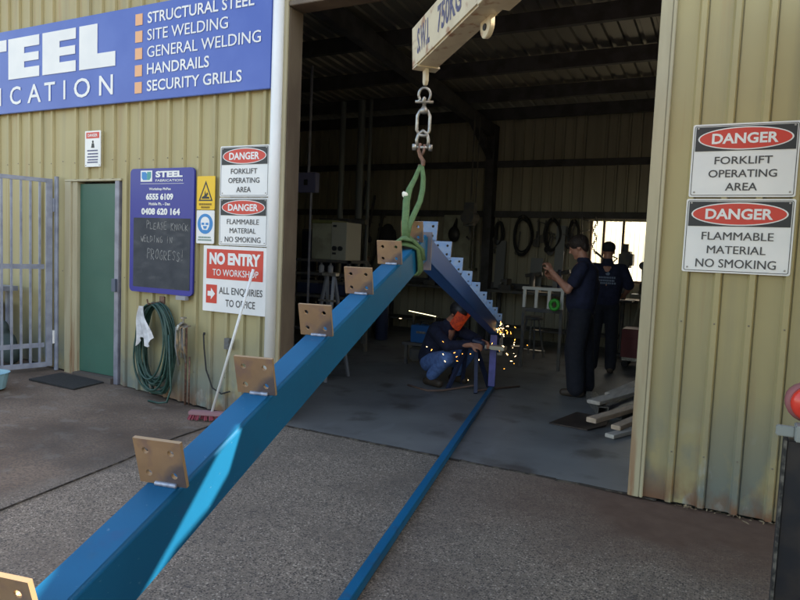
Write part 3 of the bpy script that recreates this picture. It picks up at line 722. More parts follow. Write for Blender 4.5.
# ================================================================== ROOF TRUSS (blue)
U = Vector((-.20626, .9785, 0)); NN = Vector((.9785, .20626, 0)); O = Vector((-1.406, 2.5, 0)); UP = Vector((0, 0, 1))
def tp_(s, z, off=0): return O+U*s+NN*off+UP*z
SL1, SL2, SA = .2773, .2297, .99; Z1 = 1.401; ZA = Z1+SL1*SA
W, H = .10, .15
T = thing('roof_truss', 'long blue welded steel roof truss hanging from a green sling through the doorway', 'truss')
def prism_un(poly, off0, off1, name, mt, parent=T, bevel=0.):
    """polygon given as (s,z) in the truss plane, extruded across it"""
    n = len(poly); vs = [tp_(s, z, off0) for s, z in poly]+[tp_(s, z, off1) for s, z in poly]
    fs = [tuple(range(n)), tuple(range(2*n-1, n-1, -1))]+[(i, i+n, (i+1) % n+n, (i+1) % n) for i in range(n)]
    o = MB().add(vs, fs).build(name, mt, parent, bevel=bevel)
    if bevel > .004:
        o.data.polygons.foreach_set('use_smooth', [True]*len(o.data.polygons)); wn_ = o.modifiers.new('w', 'WEIGHTED_NORMAL'); wn_.weight = 100
    return o
c1 = H*sqrt(1+SL1**2); c2 = H*sqrt(1+SL2**2); S0, S1 = -3.3, 5.15
z1 = lambda s: Z1+SL1*s
z2 = lambda s: ZA-SL2*(s-SA)
prism_un([(S0, z1(S0)), (S0, z1(S0)-c1), (SA-.012, z1(SA-.012)-c1), (SA-.012, z1(SA-.012))], 0, -W, 'rafter', BEAM, bevel=.010)
prism_un([(SA+.012, z2(SA+.012)), (SA+.012, z2(SA+.012)-c2), (S1, z2(S1)-c2), (S1, z2(S1))], 0, -W, 'rafter', BEAM2, bevel=.007)
prism_un([(SA-.010, ZA+.012), (SA-.010, ZA-.21), (SA+.010, ZA-.21), (SA+.010, ZA+.012)], .02, -W-.02, 'apex_plate', mat('apex_primer', (.14, .16, .22), .5, .2, (.20, .17, .19), 12), bevel=.001)
if True:
    prism_un([(S0-.1, .005), (S0-.1, .055), (4.78, .055), (4.78, .005)], -.008, -.066, 'bottom_chord', BEAM, bevel=.006)
prism_un([(4.69, .062), (4.69, z2(4.73)-c2-.004), (4.765, z2(4.73)-c2-.022), (4.765, .062)], 0, -.075, 'post', mat('purple_blue_primer', (.10, .10, .36), .5, .1, (.07, .08, .26), 9))
prism_un([(S0+.02, .062), (S0+.02, z1(S0+.02)-c1-.004), (S0+.095, z1(S0+.095)-c1-.004), (S0+.095, .062)], 0, -.075, 'post', BEAM)
prism_un([(S1+.002, z2(S1)+.02), (S1+.002, z2(S1)-.36), (S1+.014, z2(S1)-.36), (S1+.014, z2(S1)+.02)], .02, -W-.02, 'end_plate', STEELG)
prism_un([(S1-.35, z2(S1-.35)-c2-.003), (S1, z2(S1)-c2-.003), (S1, z2(S1)-.33)], -.02, -W+.02, 'haunch', BEAM2)
# purlin cleat: a square plate with four bolt holes
cw, chh, ct = .125, .118, .010
def cleat_mesh(name, mt):
    vs = []; bm = bmesh.new()
    o = MB().box((-cw/2, -ct/2, 0), (cw/2, ct/2, chh)).build('tmp', mt)
    c = MB()
    for x in (-.034, .034):
        for z in (.028, .088): c.lathe([(.0085, -.02), (.0085, .02)], (x, 0, z), 14, axis='y')
    cut = c.build('tmpc', mt)
    b = o.modifiers.new('b', 'BOOLEAN'); b.operation = 'DIFFERENCE'; b.object = cut; b.solver = 'EXACT'
    dg = bpy.context.evaluated_depsgraph_get(); me = bpy.data.meshes.new_from_object(o.evaluated_get(dg)); me.name = name
    me.materials.clear(); me.materials.append(mt); me.materials.append(PLATEE)
    for p in me.polygons: p.material_index = 0 if abs(p.normal.y) > .9 else 1
    bpy.data.objects.remove(o); bpy.data.objects.remove(cut); bm.free(); return me
def weld_mesh():
    m = MB(); rr = random.Random(4)
    for sy in (-1, 1):
        pts = []; rs = []
        for i in range(26): pts.append((-.028+.0023*i+(.008 if sy < 0 else 0), sy*(ct/2+.002), .003)); rs.append(.0055+.0012*(i % 2)+rr.uniform(-.0004, .0004))
        m.tube(pts, rs, 7)
    o = m.build('tmpw', WELD, smooth=True); me = o.data; me.name = 'weld_bead'; bpy.data.objects.remove(o); return me
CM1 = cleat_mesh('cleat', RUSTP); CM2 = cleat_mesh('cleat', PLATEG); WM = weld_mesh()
# grey patch mixed into the colour at one corner of each plate
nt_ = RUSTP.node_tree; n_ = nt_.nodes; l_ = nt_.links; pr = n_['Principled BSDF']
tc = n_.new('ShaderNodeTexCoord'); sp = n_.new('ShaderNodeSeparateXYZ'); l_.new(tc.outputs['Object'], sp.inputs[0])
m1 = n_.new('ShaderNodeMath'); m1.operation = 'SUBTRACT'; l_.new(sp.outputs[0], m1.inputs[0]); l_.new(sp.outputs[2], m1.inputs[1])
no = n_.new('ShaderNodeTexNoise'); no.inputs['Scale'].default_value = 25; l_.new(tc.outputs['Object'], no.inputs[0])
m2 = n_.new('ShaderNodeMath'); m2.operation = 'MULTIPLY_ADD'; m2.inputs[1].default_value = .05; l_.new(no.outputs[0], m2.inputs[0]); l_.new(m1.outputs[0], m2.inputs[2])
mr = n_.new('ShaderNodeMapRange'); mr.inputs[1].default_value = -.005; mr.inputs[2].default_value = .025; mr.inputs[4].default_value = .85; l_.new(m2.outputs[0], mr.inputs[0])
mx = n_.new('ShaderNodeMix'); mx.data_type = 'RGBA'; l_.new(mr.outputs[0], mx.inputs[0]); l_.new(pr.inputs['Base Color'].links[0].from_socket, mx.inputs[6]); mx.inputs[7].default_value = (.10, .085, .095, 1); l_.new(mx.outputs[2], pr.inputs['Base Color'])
def cleat(me, s, zf, sl):
    ang = math.atan(sl); up = (UP*cos(ang) - U*sin(ang)); al = (U*cos(ang)+UP*sin(ang))
    o = bpy.data.objects.new('cleat', me); C.objects.link(o); o.parent = T
    M = Matrix((NN, al, up)).transposed().to_4x4(); M.translation = tp_(s, zf(s), -W/2+.002)+up*.001; o.matrix_world = M
    w_ = bpy.data.objects.new('weld_bead', WM); C.objects.link(w_); w_.parent = o; return o
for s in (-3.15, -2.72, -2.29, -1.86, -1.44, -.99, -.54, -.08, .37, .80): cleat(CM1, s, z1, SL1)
for i in range(9): cleat(CM2, 1.14+.475*i, z2, -SL2)
base_loc = tp_(SA, .005, -.04)
bpy.context.view_layer.update()
for ch in [x for x in bpy.data.objects if x.parent == T]:
    mw = ch.matrix_world.copy(); mw.translation = mw.translation-base_loc; ch.matrix_local = mw
T.location = base_loc

# ================================================================== LIFTING GEAR
AX = tp_(SA-.05, 0, -W/2); AX.z = 0         # plumb line through the apex
ax, ay = AX.x, AX.y
jd = Vector((.72, -.694, .085)).normalized(); jp = Vector((.694, .72, 0)).normalized(); JU = jp.cross(jd)*-1; jt = Vector((ax, ay, 2.61))-jd*.06
J = thing('crane_jib', 'cream painted box section lifting jib marked SWL 750KG reaching over the yard', 'lifting jib')
def jl(a, b, c): return jt+jd*a+jp*b+JU*c
JL = 3.2; hw = .068
vs = [jl(.015, -hw, 0), jl(.015, hw, 0), jl(0, hw, .245), jl(0, -hw, .245), jl(JL, -hw, 0), jl(JL, hw, 0), jl(JL, hw, .245), jl(JL, -hw, .245)]
MB().add(vs, [(0,1,2,3), (4,7,6,5), (0,4,5,1), (1,5,6,2), (2,6,7,3), (3,7,4,0)]).build('box_arm', JIBM, J, bevel=.010)
m = MB(); m.add([jl(.03, -hw-.002, -.006), jl(.03, hw+.002, -.006), jl(.10, hw+.002, -.006), jl(.10, -hw-.002, -.006), jl(.03, -hw-.002, .004), jl(.03, hw+.002, .004), jl(.10, hw+.002, .004), jl(.10, -hw-.002, .004)],
    [(0,1,2,3), (4,7,6,5), (0,4,5,1), (1,5,6,2), (2,6,7,3), (3,7,4,0)]); m.build('wear_plate', JIBM, J)
Mj = Matrix((jd, jp, JU)).transposed().to_4x4(); Mj.translation = jt
m = MB(); m.prism([(.036, .01), (.036, -.075), (.05, -.095), (.07, -.095), (.084, -.075), (.084, .01)], -.010, .010, M=Mj); m.build('pad_eye', JIBM, J, bevel=.002)
# hanging lug further up the arm
m = MB(); m.prism([(.76+.055*cos(a), -.030+.058*sin(a)) for a in [radians(k) for k in range(180, 361, 15)]]+[(.815, .02), (.705, .02)], hw-.04, hw-.016, M=Mj); m.build('lug', JIBM, J, bevel=.003)
m = MB(); m.lathe([(.016, -.002), (.016, .03)], (.76, hw-.044, -.038), 12, axis='y'); m.v = [tuple(Mj @ Vector(v)) for v in m.v]; m.build('lug_hole', BLKST, J)
m = MB(); m.box((.90, -hw-.012, -.014), (2.2, hw+.012, .05), M=Mj); m.build('stiffener', JIBM, J, bevel=.002)
m = MB(); Mt = Matrix((jd, jp, JU)).transposed().to_4x4(); Mt.translation = jt+jd*0.0-jp*(hw+.0012)
add_text(m, 'S.W.L', .10, .29, .055, .20, 0, .03, M=Mt); add_text(m, '750KG', .40, .70, .055, .20, 0, .03, M=Mt)
m.build('lettering', mat('faded_navy_stencil', (.07, .07, .15), .7, 0, (.25, .23, .25), 40, .45, .7), J)
base(J, (ax, ay, 2.61))

def P3(px, pz, dy=0): return Vector((ax+px*.888, ay+px*.46+dy, pz))   # local frame roughly facing the opening: px across, pz height
LC = thing('lifting_chain', 'galvanised shackles and links hanging from the tip of the jib', 'chain')
def ring(poly, r, name, mt=STEELG, dy=None, par=LC):
    return MB().tube(poly, r, 8, closed=True).build(name, mt, par, smooth=True)
# bow shackle under the pad eye, its bow across the view
pts = [P3(.034*cos(a), 2.465+.038*sin(a)) for a in [radians(k) for k in range(-50, 231, 20)]]
MB().tube([P3(.036, 2.425)]+pts+[P3(-.036, 2.425)], .008, 8).build('bow_shackle', STEELG, LC, smooth=True)
MB().tube([P3(-.052, 2.424), P3(.052, 2.424)], .0085, 8).build('shackle_pin', STEELG, LC, smooth=True)
m = MB(); m.lathe([(.010, .0), (.010, .055), (.012, .06), (.026, -.0), (.030, -.03)][:3], (ax, ay, 2.385), 12); m.lathe([(.026, 0), (.024, .02), (.012, .04)], (ax, ay, 2.36), 14); m.tube([(ax, ay-.016*cos(a)*1.0, 2.432+.016*sin(a)) for a in [radians(k) for k in range(0, 360, 30)]], .007, 6, closed=True)
m.build('swivel', STEELG, LC, smooth=True)
MB().tube([P3(-.022, 2.375), P3(-.036, 2.345), P3(-.036, 2.265), P3(-.020, 2.235), P3(.020, 2.235), P3(.036, 2.265), P3(.036, 2.345), P3(.022, 2.375)], .0095, 8, closed=True).build('link', STEELG, LC, smooth=True)
m = MB(); m.tube([P3(-.030, 2.175), P3(-.034, 2.21), P3(-.024, 2.245, .0), P3(0, 2.262, .0), P3(.024, 2.245, .0), P3(.034, 2.21), P3(.030, 2.175)], .010, 8); m.build('bow_shackle', STEELG, LC, smooth=True)
m = MB(); m.tube([P3(-.058, 2.168), P3(.058, 2.168)], .009, 10); m.tube([P3(-.058, 2.168), P3(-.036, 2.168)], .019, 10); m.tube([P3(.036, 2.168), P3(.058, 2.168)], .019, 10); m.build('shackle_pin', STEELG, LC, smooth=True)
m = MB(); m.tube([P3(-.012, 2.19), P3(-.022, 2.155), P3(-.010, 2.12), P3(.008, 2.09), P3(.008, 2.07), P3(-.004, 2.055), P3(-.018, 2.07)], [.010, .011, .012, .014, .013, .010, .006], 8)
m.tube([P3(.012, 2.185), P3(.010, 2.15), P3(-.006, 2.115)], .009, 8); m.build('hook', RUSTH, LC, smooth=True)
base(LC, (ax, ay, 2.03))

G = thing('lifting_sling', 'green webbing sling choked around the apex of the blue truss', 'sling')
def strap(pts, wds, th, name='strap'):
    """flat webbing: pts with a width vector each"""
    m = MB(); N = len(pts); vs = []
    for i, (p, wv) in enumerate(zip(pts, wds)):
        p = Vector(p); wv = Vector(wv); t = (Vector(pts[min(i+1, N-1)])-Vector(pts[max(i-1, 0)])).normalized(); nn = t.cross(wv.normalized()).normalized()*th
        for a, b in ((-.5, -1), (-.2, -1.5), (.2, -1.5), (.5, -1), (.5, 1), (.2, 1.5), (-.2, 1.5), (-.5, 1)): vs.append(p+wv*a+nn*b*.5)
    fs = []
    for i in range(N-1):
        for k in range(8): fs.append((i*8+k, i*8+(k+1) % 8, (i+1)*8+(k+1) % 8, (i+1)*8+k))
    fs += [tuple(range(7, -1, -1)), tuple((N-1)*8+k for k in range(8))]
    m.add(vs, fs); return m.build(name, SLING, G, smooth=True)
Wp = Vector((.888, .46, 0)); tz = ZA
sc = .66; tzs = z1(sc)
def rp(off, z, ds=0): return tp_(sc+ds, z, off)
kb = rp(-.050, tzs+.05)                                            # where the legs choke, in front of the last cleat
def lg(x, z, k): p = P3(x-.006, z); q = kb+Vector((p.x-ax, p.y-ay, 0))+UP*(z-kb.z); return p.lerp(q, k)
strap([P3(-.006, 2.068), lg(-.020, 1.99, .1), lg(-.036, 1.92, .3), lg(-.036, 1.85, .5), lg(-.018, 1.78, .75), lg(-.010, 1.72, .9), kb+UP*.01], [Wp*.022, Wp*.028, Wp*.035, Wp*.040, Wp*.040, Wp*.036, Wp*.045], .009)
strap([P3(.002, 2.068), lg(.026, 1.99, .1), lg(.038, 1.92, .3), lg(.040, 1.85, .5), lg(.030, 1.78, .75), lg(.012, 1.71, .9), kb+UP*.008], [Wp*.022, Wp*.028, Wp*.030, Wp*.031, Wp*.032, Wp*.034, Wp*.04], .009)
strap([rp(-W-.012, tzs-.145), rp(-W-.013, tzs-.09), rp(-W-.013, tzs-.02), rp(-W+.004, tzs+.018, -.0), rp(-W+.028, tzs+.040, .0), rp(-.045, tzs+.042, .02), rp(-.010, tzs+.024, .04), rp(.013, tzs-.005, .06), rp(.015, tzs-.07, .085), rp(.014, tzs-.118, .10), rp(.004, tzs-.138, .09), rp(-W+.01, tzs-.143, .03), rp(-W-.010, tzs-.148, 0)],
      [U*.10, U*.10, U*.12, U*.14, U*.14+UP*.05, U*.13+UP*.05, U*.12+UP*.03, U*.11, U*.10, U*.10, U*.10, U*.10, U*.10], .009, 'wrap')
strap([rp(-W-.018, tzs-.05, -.06), rp(-W-.012, tzs+.022, -.05), rp(-W+.03, tzs+.052, -.035), rp(-.05, tzs+.062, -.01), rp(-.01, tzs+.040, .03), rp(.021, tzs-.0, .09), rp(.023, tzs-.06, .13)], [U*.07, U*.09, U*.09+UP*.03, U*.09+UP*.03, U*.09, U*.08, U*.07], .008, 'wrap')
o = blob('tape_tag', [('s', lg(-.052, 1.885, .4), (.018, .014, .017)), ('s', lg(-.040, 1.865, .4), (.015, .016, .024)), ('s', lg(-.060, 1.893, .4), (.010, .01, .012))], mat('white_tape', (.75, .75, .66), .8), G, .004, 2)
base(G, (ax, ay, 1.65))

# forklift carriage carrying the jib, behind and right of the camera
F = thing('forklift', 'yellow forklift mast and carriage holding the lifting jib', 'forklift')
fm = mat('forklift_yellow', (.55, .33, .03), .45, 0, (.4, .24, .03), 5)
fb = jt+jd*(JL-.35)
Mf = Matrix((Vector((jd.x, jd.y, 0)).normalized(), jp, UP)).transposed().to_4x4(); Mf.translation = (fb.x, fb.y, 0)
for sx in (-.38, .38):
    m = MB(); m.box((.45, sx-.05, .02), (.60, sx+.05, 3.10), M=Mf); m.build('mast_rail', BLKST, F)
for sx in (-.2, .2): m = MB(); m.box((-.55, sx*.2-.03, 2.70), (.38, sx*.2+.03, 2.73), M=Mf); m.build('fork', BLKST, F)
m = MB(); m.box((.38, -.5, 2.55), (.44, .5, 2.66), M=Mf); m.box((.38, -.5, 2.98), (.44, .5, 3.06), M=Mf); m.build('carriage', BLKST, F)
m = MB(); m.box((.62, -.52, .35), (2.2, .52, 1.1), M=Mf); m.box((1.5, -.52, 1.1), (2.5, .52, 1.35), M=Mf); m.build('body', fm, F, bevel=.05)
for a in (.85, 2.0):
    for b in (-.5, .5): m = MB(); m.lathe([(.1, -.09), (.28, -.09), (.30, -.05), (.30, .05), (.28, .09), (.1, .09)], (a, b, .30), 24, axis='y'); m.v = [tuple(Mf @ Vector(v)) for v in m.v]; m.build('wheel', RUBBER, F)
base(F, (fb.x, fb.y, 0))

# dark post with red lamp at the right edge
t = thing('lamp_post_stand', 'black steel post with a red tail lamp on top at the right edge', 'post')
MB().box((.150, 2.052, 0), (.158, 2.062, 1.095)).build('edge_trim', mat('scuffed_edge', (.16, .15, .13), .6, .3, (.03, .03, .03), 40, .4, .55), t)
m = MB(); m.box((.155, 2.06, 0), (.30, 2.17, 1.10)); m.box((.295, 2.04, .25), (.95, 2.2, .60)); m.build('post', BLKST, t, bevel=.006)
m = MB(); m.box((.172, 2.01, 1.105), (.235, 2.07, 1.148)); m.box((.128, 2.03, 1.112), (.172, 2.05, 1.140)); m.build('bracket', mat('grey_bracket', (.28, .30, .28), .5), t, bevel=.003)
m = MB(); m.lathe([(.001, -.03), (.038, -.026), (.047, -.01), (.047, .02)], (.205, 2.06, 1.203), 24, axis='y'); o = m.build('lamp_lens', REDLAMP, t, smooth=True)
m = MB(); m.lathe([(.045, 0), (.053, .01), (.053, .05), (.035, .055)], (.200, 2.075, 1.20), 20, axis='y'); m.build('lamp_housing', mat('faded_red_plastic', (.30, .10, .10), .6), t, smooth=True)
base(t, (.17, 2.1, 0))

# ================================================================== PEOPLE
def person_mesh_hand(wr, dirv, palmn, curl=.9, sc=1., left=True):
    """palm, four curled fingers of unequal length and a thumb leaving the side of the palm"""
    d = Vector(dirv).normalized(); n = Vector(palmn); n = (n-d*n.dot(d)).normalized(); s = d.cross(n)*(1 if left else -1)
    wr = Vector(wr); E = []
    pe = wr+d*.085*sc
    for k in (-1, -.33, .33, 1): E.append(('c', wr+d*.02+s*.014*k*sc, pe+s*.026*k*sc, .016*sc, .014*sc))
    for k, L, in ((-1, .060), (-.33, .074), (.33, .080), (1, .070)):
        a = pe+s*.027*k*sc; b = a+(d*cos(curl*.5)+n*sin(curl*.5))*L*.45*sc; c = b+(d*cos(curl*1.3)+n*sin(curl*1.3))*L*.32*sc; e = c+(d*cos(curl*2.1)+n*sin(curl*2.1))*L*.25*sc
        E += [('c', a, b, .0095*sc, .009*sc), ('c', b, c, .009*sc, .008*sc), ('c', c, e, .008*sc, .007*sc)]
    a = wr+d*.03*sc+s*.030*sc; b = a+(d*.6+s*.6+n*.4).normalized()*.036*sc; c = b+(d*.9+n*.5).normalized()*.030*sc
    E += [('c', a, b, .013*sc, .011*sc), ('c', b, c, .011*sc, .009*sc)]
    return E
def head_elems(c, fwd, up, s=1.):
    """c centre of the cranium; returns elements of a head with nose, brow, jaw, lips, ears"""
    f = Vector(fwd).normalized(); u = Vector(up); u = (u-f*u.dot(f)).normalized(); l = u.cross(f); E3 = Matrix((f, l, u)).transposed(); c = Vector(c)
    q = lambda a, b, d: c+f*a*s+l*b*s+u*d*s
    E = [('s', q(-.005, 0, .02), (.098*s, .076*s, .095*s), E3), ('s', q(.035, 0, -.035), (.058*s, .058*s, .075*s), E3), ('c', q(.045, 0, -.085), q(.07, 0, -.095), .030*s, .022*s),
         ('c', q(.088, 0, .012), q(.108, 0, -.022), .010*s, .014*s), ('c', q(.080, -.03, .025), q(.080, .03, .025), .014*s, .014*s),
         ('c', q(.078, -.016, -.055), q(.078, .016, -.055), .012*s, .012*s), ('c', q(.075, -.014, -.068), q(.075, .014, -.068), .011*s, .011*s)]
    for k in (-1, 1): E += [('s', q(-.005, .076*k, -.012), (.020*s, .008*s, .032*s), E3), ('s', q(.072, .030*k, -.002), (.015*s, .014*s, .011*s), E3)]
    return E
EYE = mat('eye_dark', (.02, .015, .012), .2)
def eyes(c, fwd, up, par, s=1.):
    f = Vector(fwd).normalized(); u = Vector(up); u = (u-f*u.dot(f)).normalized(); l = u.cross(f); c = Vector(c)
    m = MB()
    for k in (-1, 1):
        p = c+(f*.082+l*.030*k+u*.003)*s; m.tube([p-l*.008*s, p, p+l*.008*s], [.003*s, .007*s, .003*s], 8)
    m.build('eyes', EYE, par, smooth=True)

# --- person 1: standing, facing left, looking at his raised hand.  local: +x forward, +y his left, +z up
def place(t, loc, rz, sc=1.): t.location = loc; t.rotation_euler = (0, 0, rz); t.scale = (sc, sc, sc)
t = thing('person', 'person in navy shirt and trousers standing sideways, raised hand before the face', 'person')
hc = (.075, 0, 1.635); hf = (.90, .05, -.42); hu = (.42, 0, .9)
shL, shR = (.0, .19, 1.43), (.0, -.19, 1.43); elL = (.13, .26, 1.17); wrL = (.33, .14, 1.36)
elR = (.12, -.26, 1.16); wrR = (.34, -.10, 1.28)
body = head_elems(hc, hf, hu)+[('c', (-.01, 0, 1.44), (.05, 0, 1.60), .062, .055), ('c', (0, 0, .98), (0, 0, 1.38), .11, .12), ('c', shL, elL, .045, .04), ('c', shR, elR, .045, .04), ('c', elL, wrL, .043, .028), ('c', elR, wrR, .043, .028),
    ('c', (0, .09, .92), (.02, .10, .5), .07, .05), ('c', (0, -.09, .92), (-.02, -.10, .5), .07, .05), ('c', (.02, .10, .5), (-.03, .11, .1), .05, .035), ('c', (-.02, -.10, .5), (-.05, -.11, .1), .05, .035)]
body += person_mesh_hand(wrL, (.55, -.25, .85), (.6, -.6, -.5), .9)+person_mesh_hand(wrR, (.75, .3, .45), (-.2, .7, .5), .9, left=False)
blob('body', body, SKIN, t, .008, 2)
blob('shirt', [('c', (.015, 0, 1.02), (-.01, 0, 1.22), .165, .17, (1, 1)), ('c', (0, .055, 1.05), (-.01, .07, 1.34), .145, .145), ('c', (0, -.055, 1.05), (-.01, -.07, 1.34), .145, .145), ('c', (-.02, 0, 1.30), (-.01, 0, 1.43), .12, .085),
     ('c', (0, .12, 1.40), (.0, .18, 1.41), .075, .068), ('c', (0, -.12, 1.40), (.0, -.18, 1.41), .075, .068), ('c', (.0, .19, 1.41), (.075, .235, 1.26), .068, .072), ('c', (.0, -.19, 1.41), (.075, -.235, 1.26), .068, .072),
     ('c', (-.01, 0, 1.43), (.02, 0, 1.50), .080, .066), ('s', (.0, 0, .93), (.145, .17, .07))], NAVY, t, .012, 5)
blob('trousers', [('s', (0, 0, .93), (.13, .16, .11)), ('c', (0, .08, .90), (.04, .10, .50), .125, .11), ('c', (0, -.08, .90), (-.04, -.10, .50), .125, .11), ('c', (.04, .10, .50), (.0, .115, .10), .11, .10), ('c', (-.04, -.10, .50), (-.08, -.115, .10), .11, .10)], NAVYT, t, .013, 5)
blob('shoe', [('c', (-.05, .115, .045), (.13, .125, .04), .045, .042), ('c', (-.04, .115, .06), (.0, .115, .10), .05, .05)], BOOT, t, .01, 3); blob('shoe', [('c', (-.10, -.115, .045), (.08, -.135, .04), .045, .042), ('c', (-.09, -.115, .06), (-.05, -.115, .10), .05, .05)], BOOT, t, .01, 3)
f = Vector(hf).normalized(); u = Vector(hu); u = (u-f*u.dot(f)).normalized(); l = u.cross(f); E3 = Matrix((f, l, u)).transposed(); q = lambda a, b, d: Vector(hc)+f*a+l*b+u*d
blob('hair', [('s', q(-.018, 0, .040), (.112, .092, .096), E3), ('s', q(-.060, 0, -.010), (.055, .075, .075), E3), ('s', q(.065, 0, .075), (.035, .06, .030), E3), ('c', q(.0, .072, .03), q(-.01, .078, -.0), .018, .012), ('c', q(.0, -.072, .03), q(-.01, -.078, -.0), .018, .012)], HAIR, t, .008, 2)
eyes(hc, hf, hu, t)
place(t, (-1.53, 7.52, .008), pi+.10, 1.035)

# --- person 2: from behind, cap and printed back
t = thing('person', 'person in black cap seen from behind with white print on the shirt', 'person')
hc = (.02, 0, 1.645); hf = (1, 0, -.12); hu = (.12, 0, 1)
elL, wrL = (.02, .30, 1.17), (.22, .24, 1.08); elR, wrR = (.02, -.30, 1.17), (.24, -.24, 1.05)
body = head_elems(hc, hf, hu)+[('c', (-.02, 0, 1.44), (.0, 0, 1.60), .062, .058), ('c', (0, 0, .98), (0, 0, 1.38), .11, .12), ('c', (0, .19, 1.43), elL, .045, .04), ('c', (0, -.19, 1.43), elR, .045, .04), ('c', elL, wrL, .043, .028), ('c', elR, wrR, .043, .028),
    ('c', (0, .09, .92), (.02, .10, .5), .07, .05), ('c', (0, -.09, .92), (-.02, -.10, .5), .07, .05), ('c', (.02, .10, .5), (-.03, .11, .1), .05, .035), ('c', (-.02, -.10, .5), (-.05, -.11, .1), .05, .035)]
body += person_mesh_hand(wrL, (1, -.3, -.1), (-.2, -.6, -.7), .9)+person_mesh_hand(wrR, (1, .3, -.1), (-.2, .6, -.7), .9, left=False)
blob('body', body, SKIN, t, .010, 2)
blob('shirt', [('c', (0, .065, 1.05), (0, .09, 1.34), .135, .135), ('c', (0, -.065, 1.05), (0, -.09, 1.34), .135, .135), ('c', (-.02, 0, 1.30), (-.01, 0, 1.43), .12, .085), ('c', (0, .12, 1.40), (.0, .19, 1.41), .08, .075), ('c', (0, -.12, 1.40), (.0, -.19, 1.41), .08, .075),
     ('c', (.0, .20, 1.40), (.02, .285, 1.20), .072, .075), ('c', (.0, -.20, 1.40), (.02, -.285, 1.20), .072, .075), ('c', (-.02, 0, 1.43), (-.01, 0, 1.51), .085, .068), ('s', (.0, 0, .95), (.15, .19, .07))], NAVY, t, .012, 5)
blob('trousers', [('s', (0, 0, .93), (.14, .17, .11)), ('c', (0, .09, .90), (.02, .11, .50), .105, .085), ('c', (0, -.09, .90), (-.02, -.11, .50), .105, .085), ('c', (.02, .11, .50), (-.01, .12, .09), .085, .075), ('c', (-.02, -.11, .50), (-.04, -.12, .09), .085, .075)], NAVYT, t, .013, 5)
blob('shoe', [('c', (-.05, .12, .045), (.13, .13, .04), .045, .042)], BOOT, t, .01, 3); blob('shoe', [('c', (-.08, -.12, .045), (.10, -.13, .04), .045, .042)], BOOT, t, .01, 3)
blob('cap', [('s', (.01, 0, 1.69), (.112, .092, .085)), ('c', (.10, -.04, 1.675), (.10, .04, 1.675), .022, .022), ('c', (.14, -.03, 1.67), (.14, .03, 1.67), .018, .018)], mat('black_cap', (.012, .014, .02), .8), t, .008, 2)
m = MB()
for r_i, (z, wd) in enumerate(((1.29, .11), (1.25, .10), (1.215, .12))):
    x = -wd; rr = random.Random(r_i)
    while x < wd: a = rr.uniform(.012, .03); m.box((-.158, x, z-.012), (-.150, min(x+a*.75, wd), z+.012)); x += a
m.prism([(-.0, 1.32), (.03, 1.32), (.04, 1.345), (.02, 1.365), (-.02, 1.34)], .0, .006, M=Matrix.Translation((-.156, 0, 0)) @ Matrix.Rotation(-pi/2, 4, 'Z'))
m.build('shirt_print', mat('pale_blue_print', (.16, .21, .30), .7), t)
place(t, (-1.58, 9.3, .008), pi/2+.15, 1.025)

# --- person 3: crouching grinder, facing +X with an orange lit face shield
t = thing('person', 'person in dark blue jacket and jeans crouching at the truss end, orange face shield', 'person')
hc = (.20, 0, .84); hf = (.80, 0, -.60); hu = (.60, 0, .80)
wrL, wrR = (.52, .05, .55), (.48, -.10, .52); elL, elR = (.30, .28, .52), (.28, -.28, .50)
body = head_elems(hc, hf, hu)+[('c', (.04, 0, .68), (.15, 0, .78), .06, .055), ('c', (-.12, 0, .26), (.03, 0, .62), .11, .12), ('c', (.03, .19, .64), elL, .045, .04), ('c', (.03, -.19, .64), elR, .045, .04), ('c', elL, wrL, .043, .028), ('c', elR, wrR, .043, .028),
    ('c', (-.10, .10, .24), (.26, .20, .40), .07, .055), ('c', (-.10, -.10, .24), (.24, -.24, .36), .07, .055), ('c', (.26, .20, .40), (.08, .19, .10), .05, .035), ('c', (.24, -.24, .36), (.02, -.22, .10), .05, .035)]
body += person_mesh_hand(wrL, (1, -.1, -.2), (0, -.7, -.7), 1.1)+person_mesh_hand(wrR, (1, .2, -.1), (0, .7, -.7), 1.1, left=False)
blob('body', body, SKIN, t, .009, 2)
blob('jacket', [('c', (-.14, .05, .30), (.0, .08, .60), .14, .135), ('c', (-.14, -.05, .30), (.0, -.08, .60), .14, .135), ('c', (.0, 0, .58), (.08, 0, .69), .12, .085), ('c', (.03, .13, .63), (.04, .19, .63), .085, .075), ('c', (.03, -.13, .63), (.04, -.19, .63), .085, .075),
     ('c', (.04, .20, .63), elL, .075, .065), ('c', (.04, -.20, .63), elR, .075, .065), ('c', elL, Vector(wrL)-Vector((.04, 0, 0)), .062, .048), ('c', elR, Vector(wrR)-Vector((.04, 0, 0)), .062, .048)], NAVY, t, .012, 5)
blob('jeans', [('s', (-.13, 0, .24), (.15, .18, .12)), ('c', (-.10, .10, .24), (.26, .20, .39), .11, .085), ('c', (-.10, -.10, .24), (.24, -.24, .35), .115, .095), ('c', (.26, .20, .39), (.09, .19, .13), .08, .065), ('c', (.24, -.24, .35), (.04, -.22, .13), .088, .070)], DENIM, t, .013, 5)
blob('boot', [('c', (.02, .19, .05), (.20, .19, .045), .045, .045), ('c', (.06, .19, .06), (.07, .19, .15), .05, .05)], BOOT, t, .01, 3); blob('boot', [('c', (-.04, -.22, .05), (.15, -.22, .045), .045, .045), ('c', (.0, -.22, .06), (.02, -.22, .15), .05, .05)], BOOT, t, .01, 3)
f = Vector(hf).normalized(); u = Vector(hu).normalized(); l = u.cross(f)
m = MB(); vs = []; na, nb = 14, 9
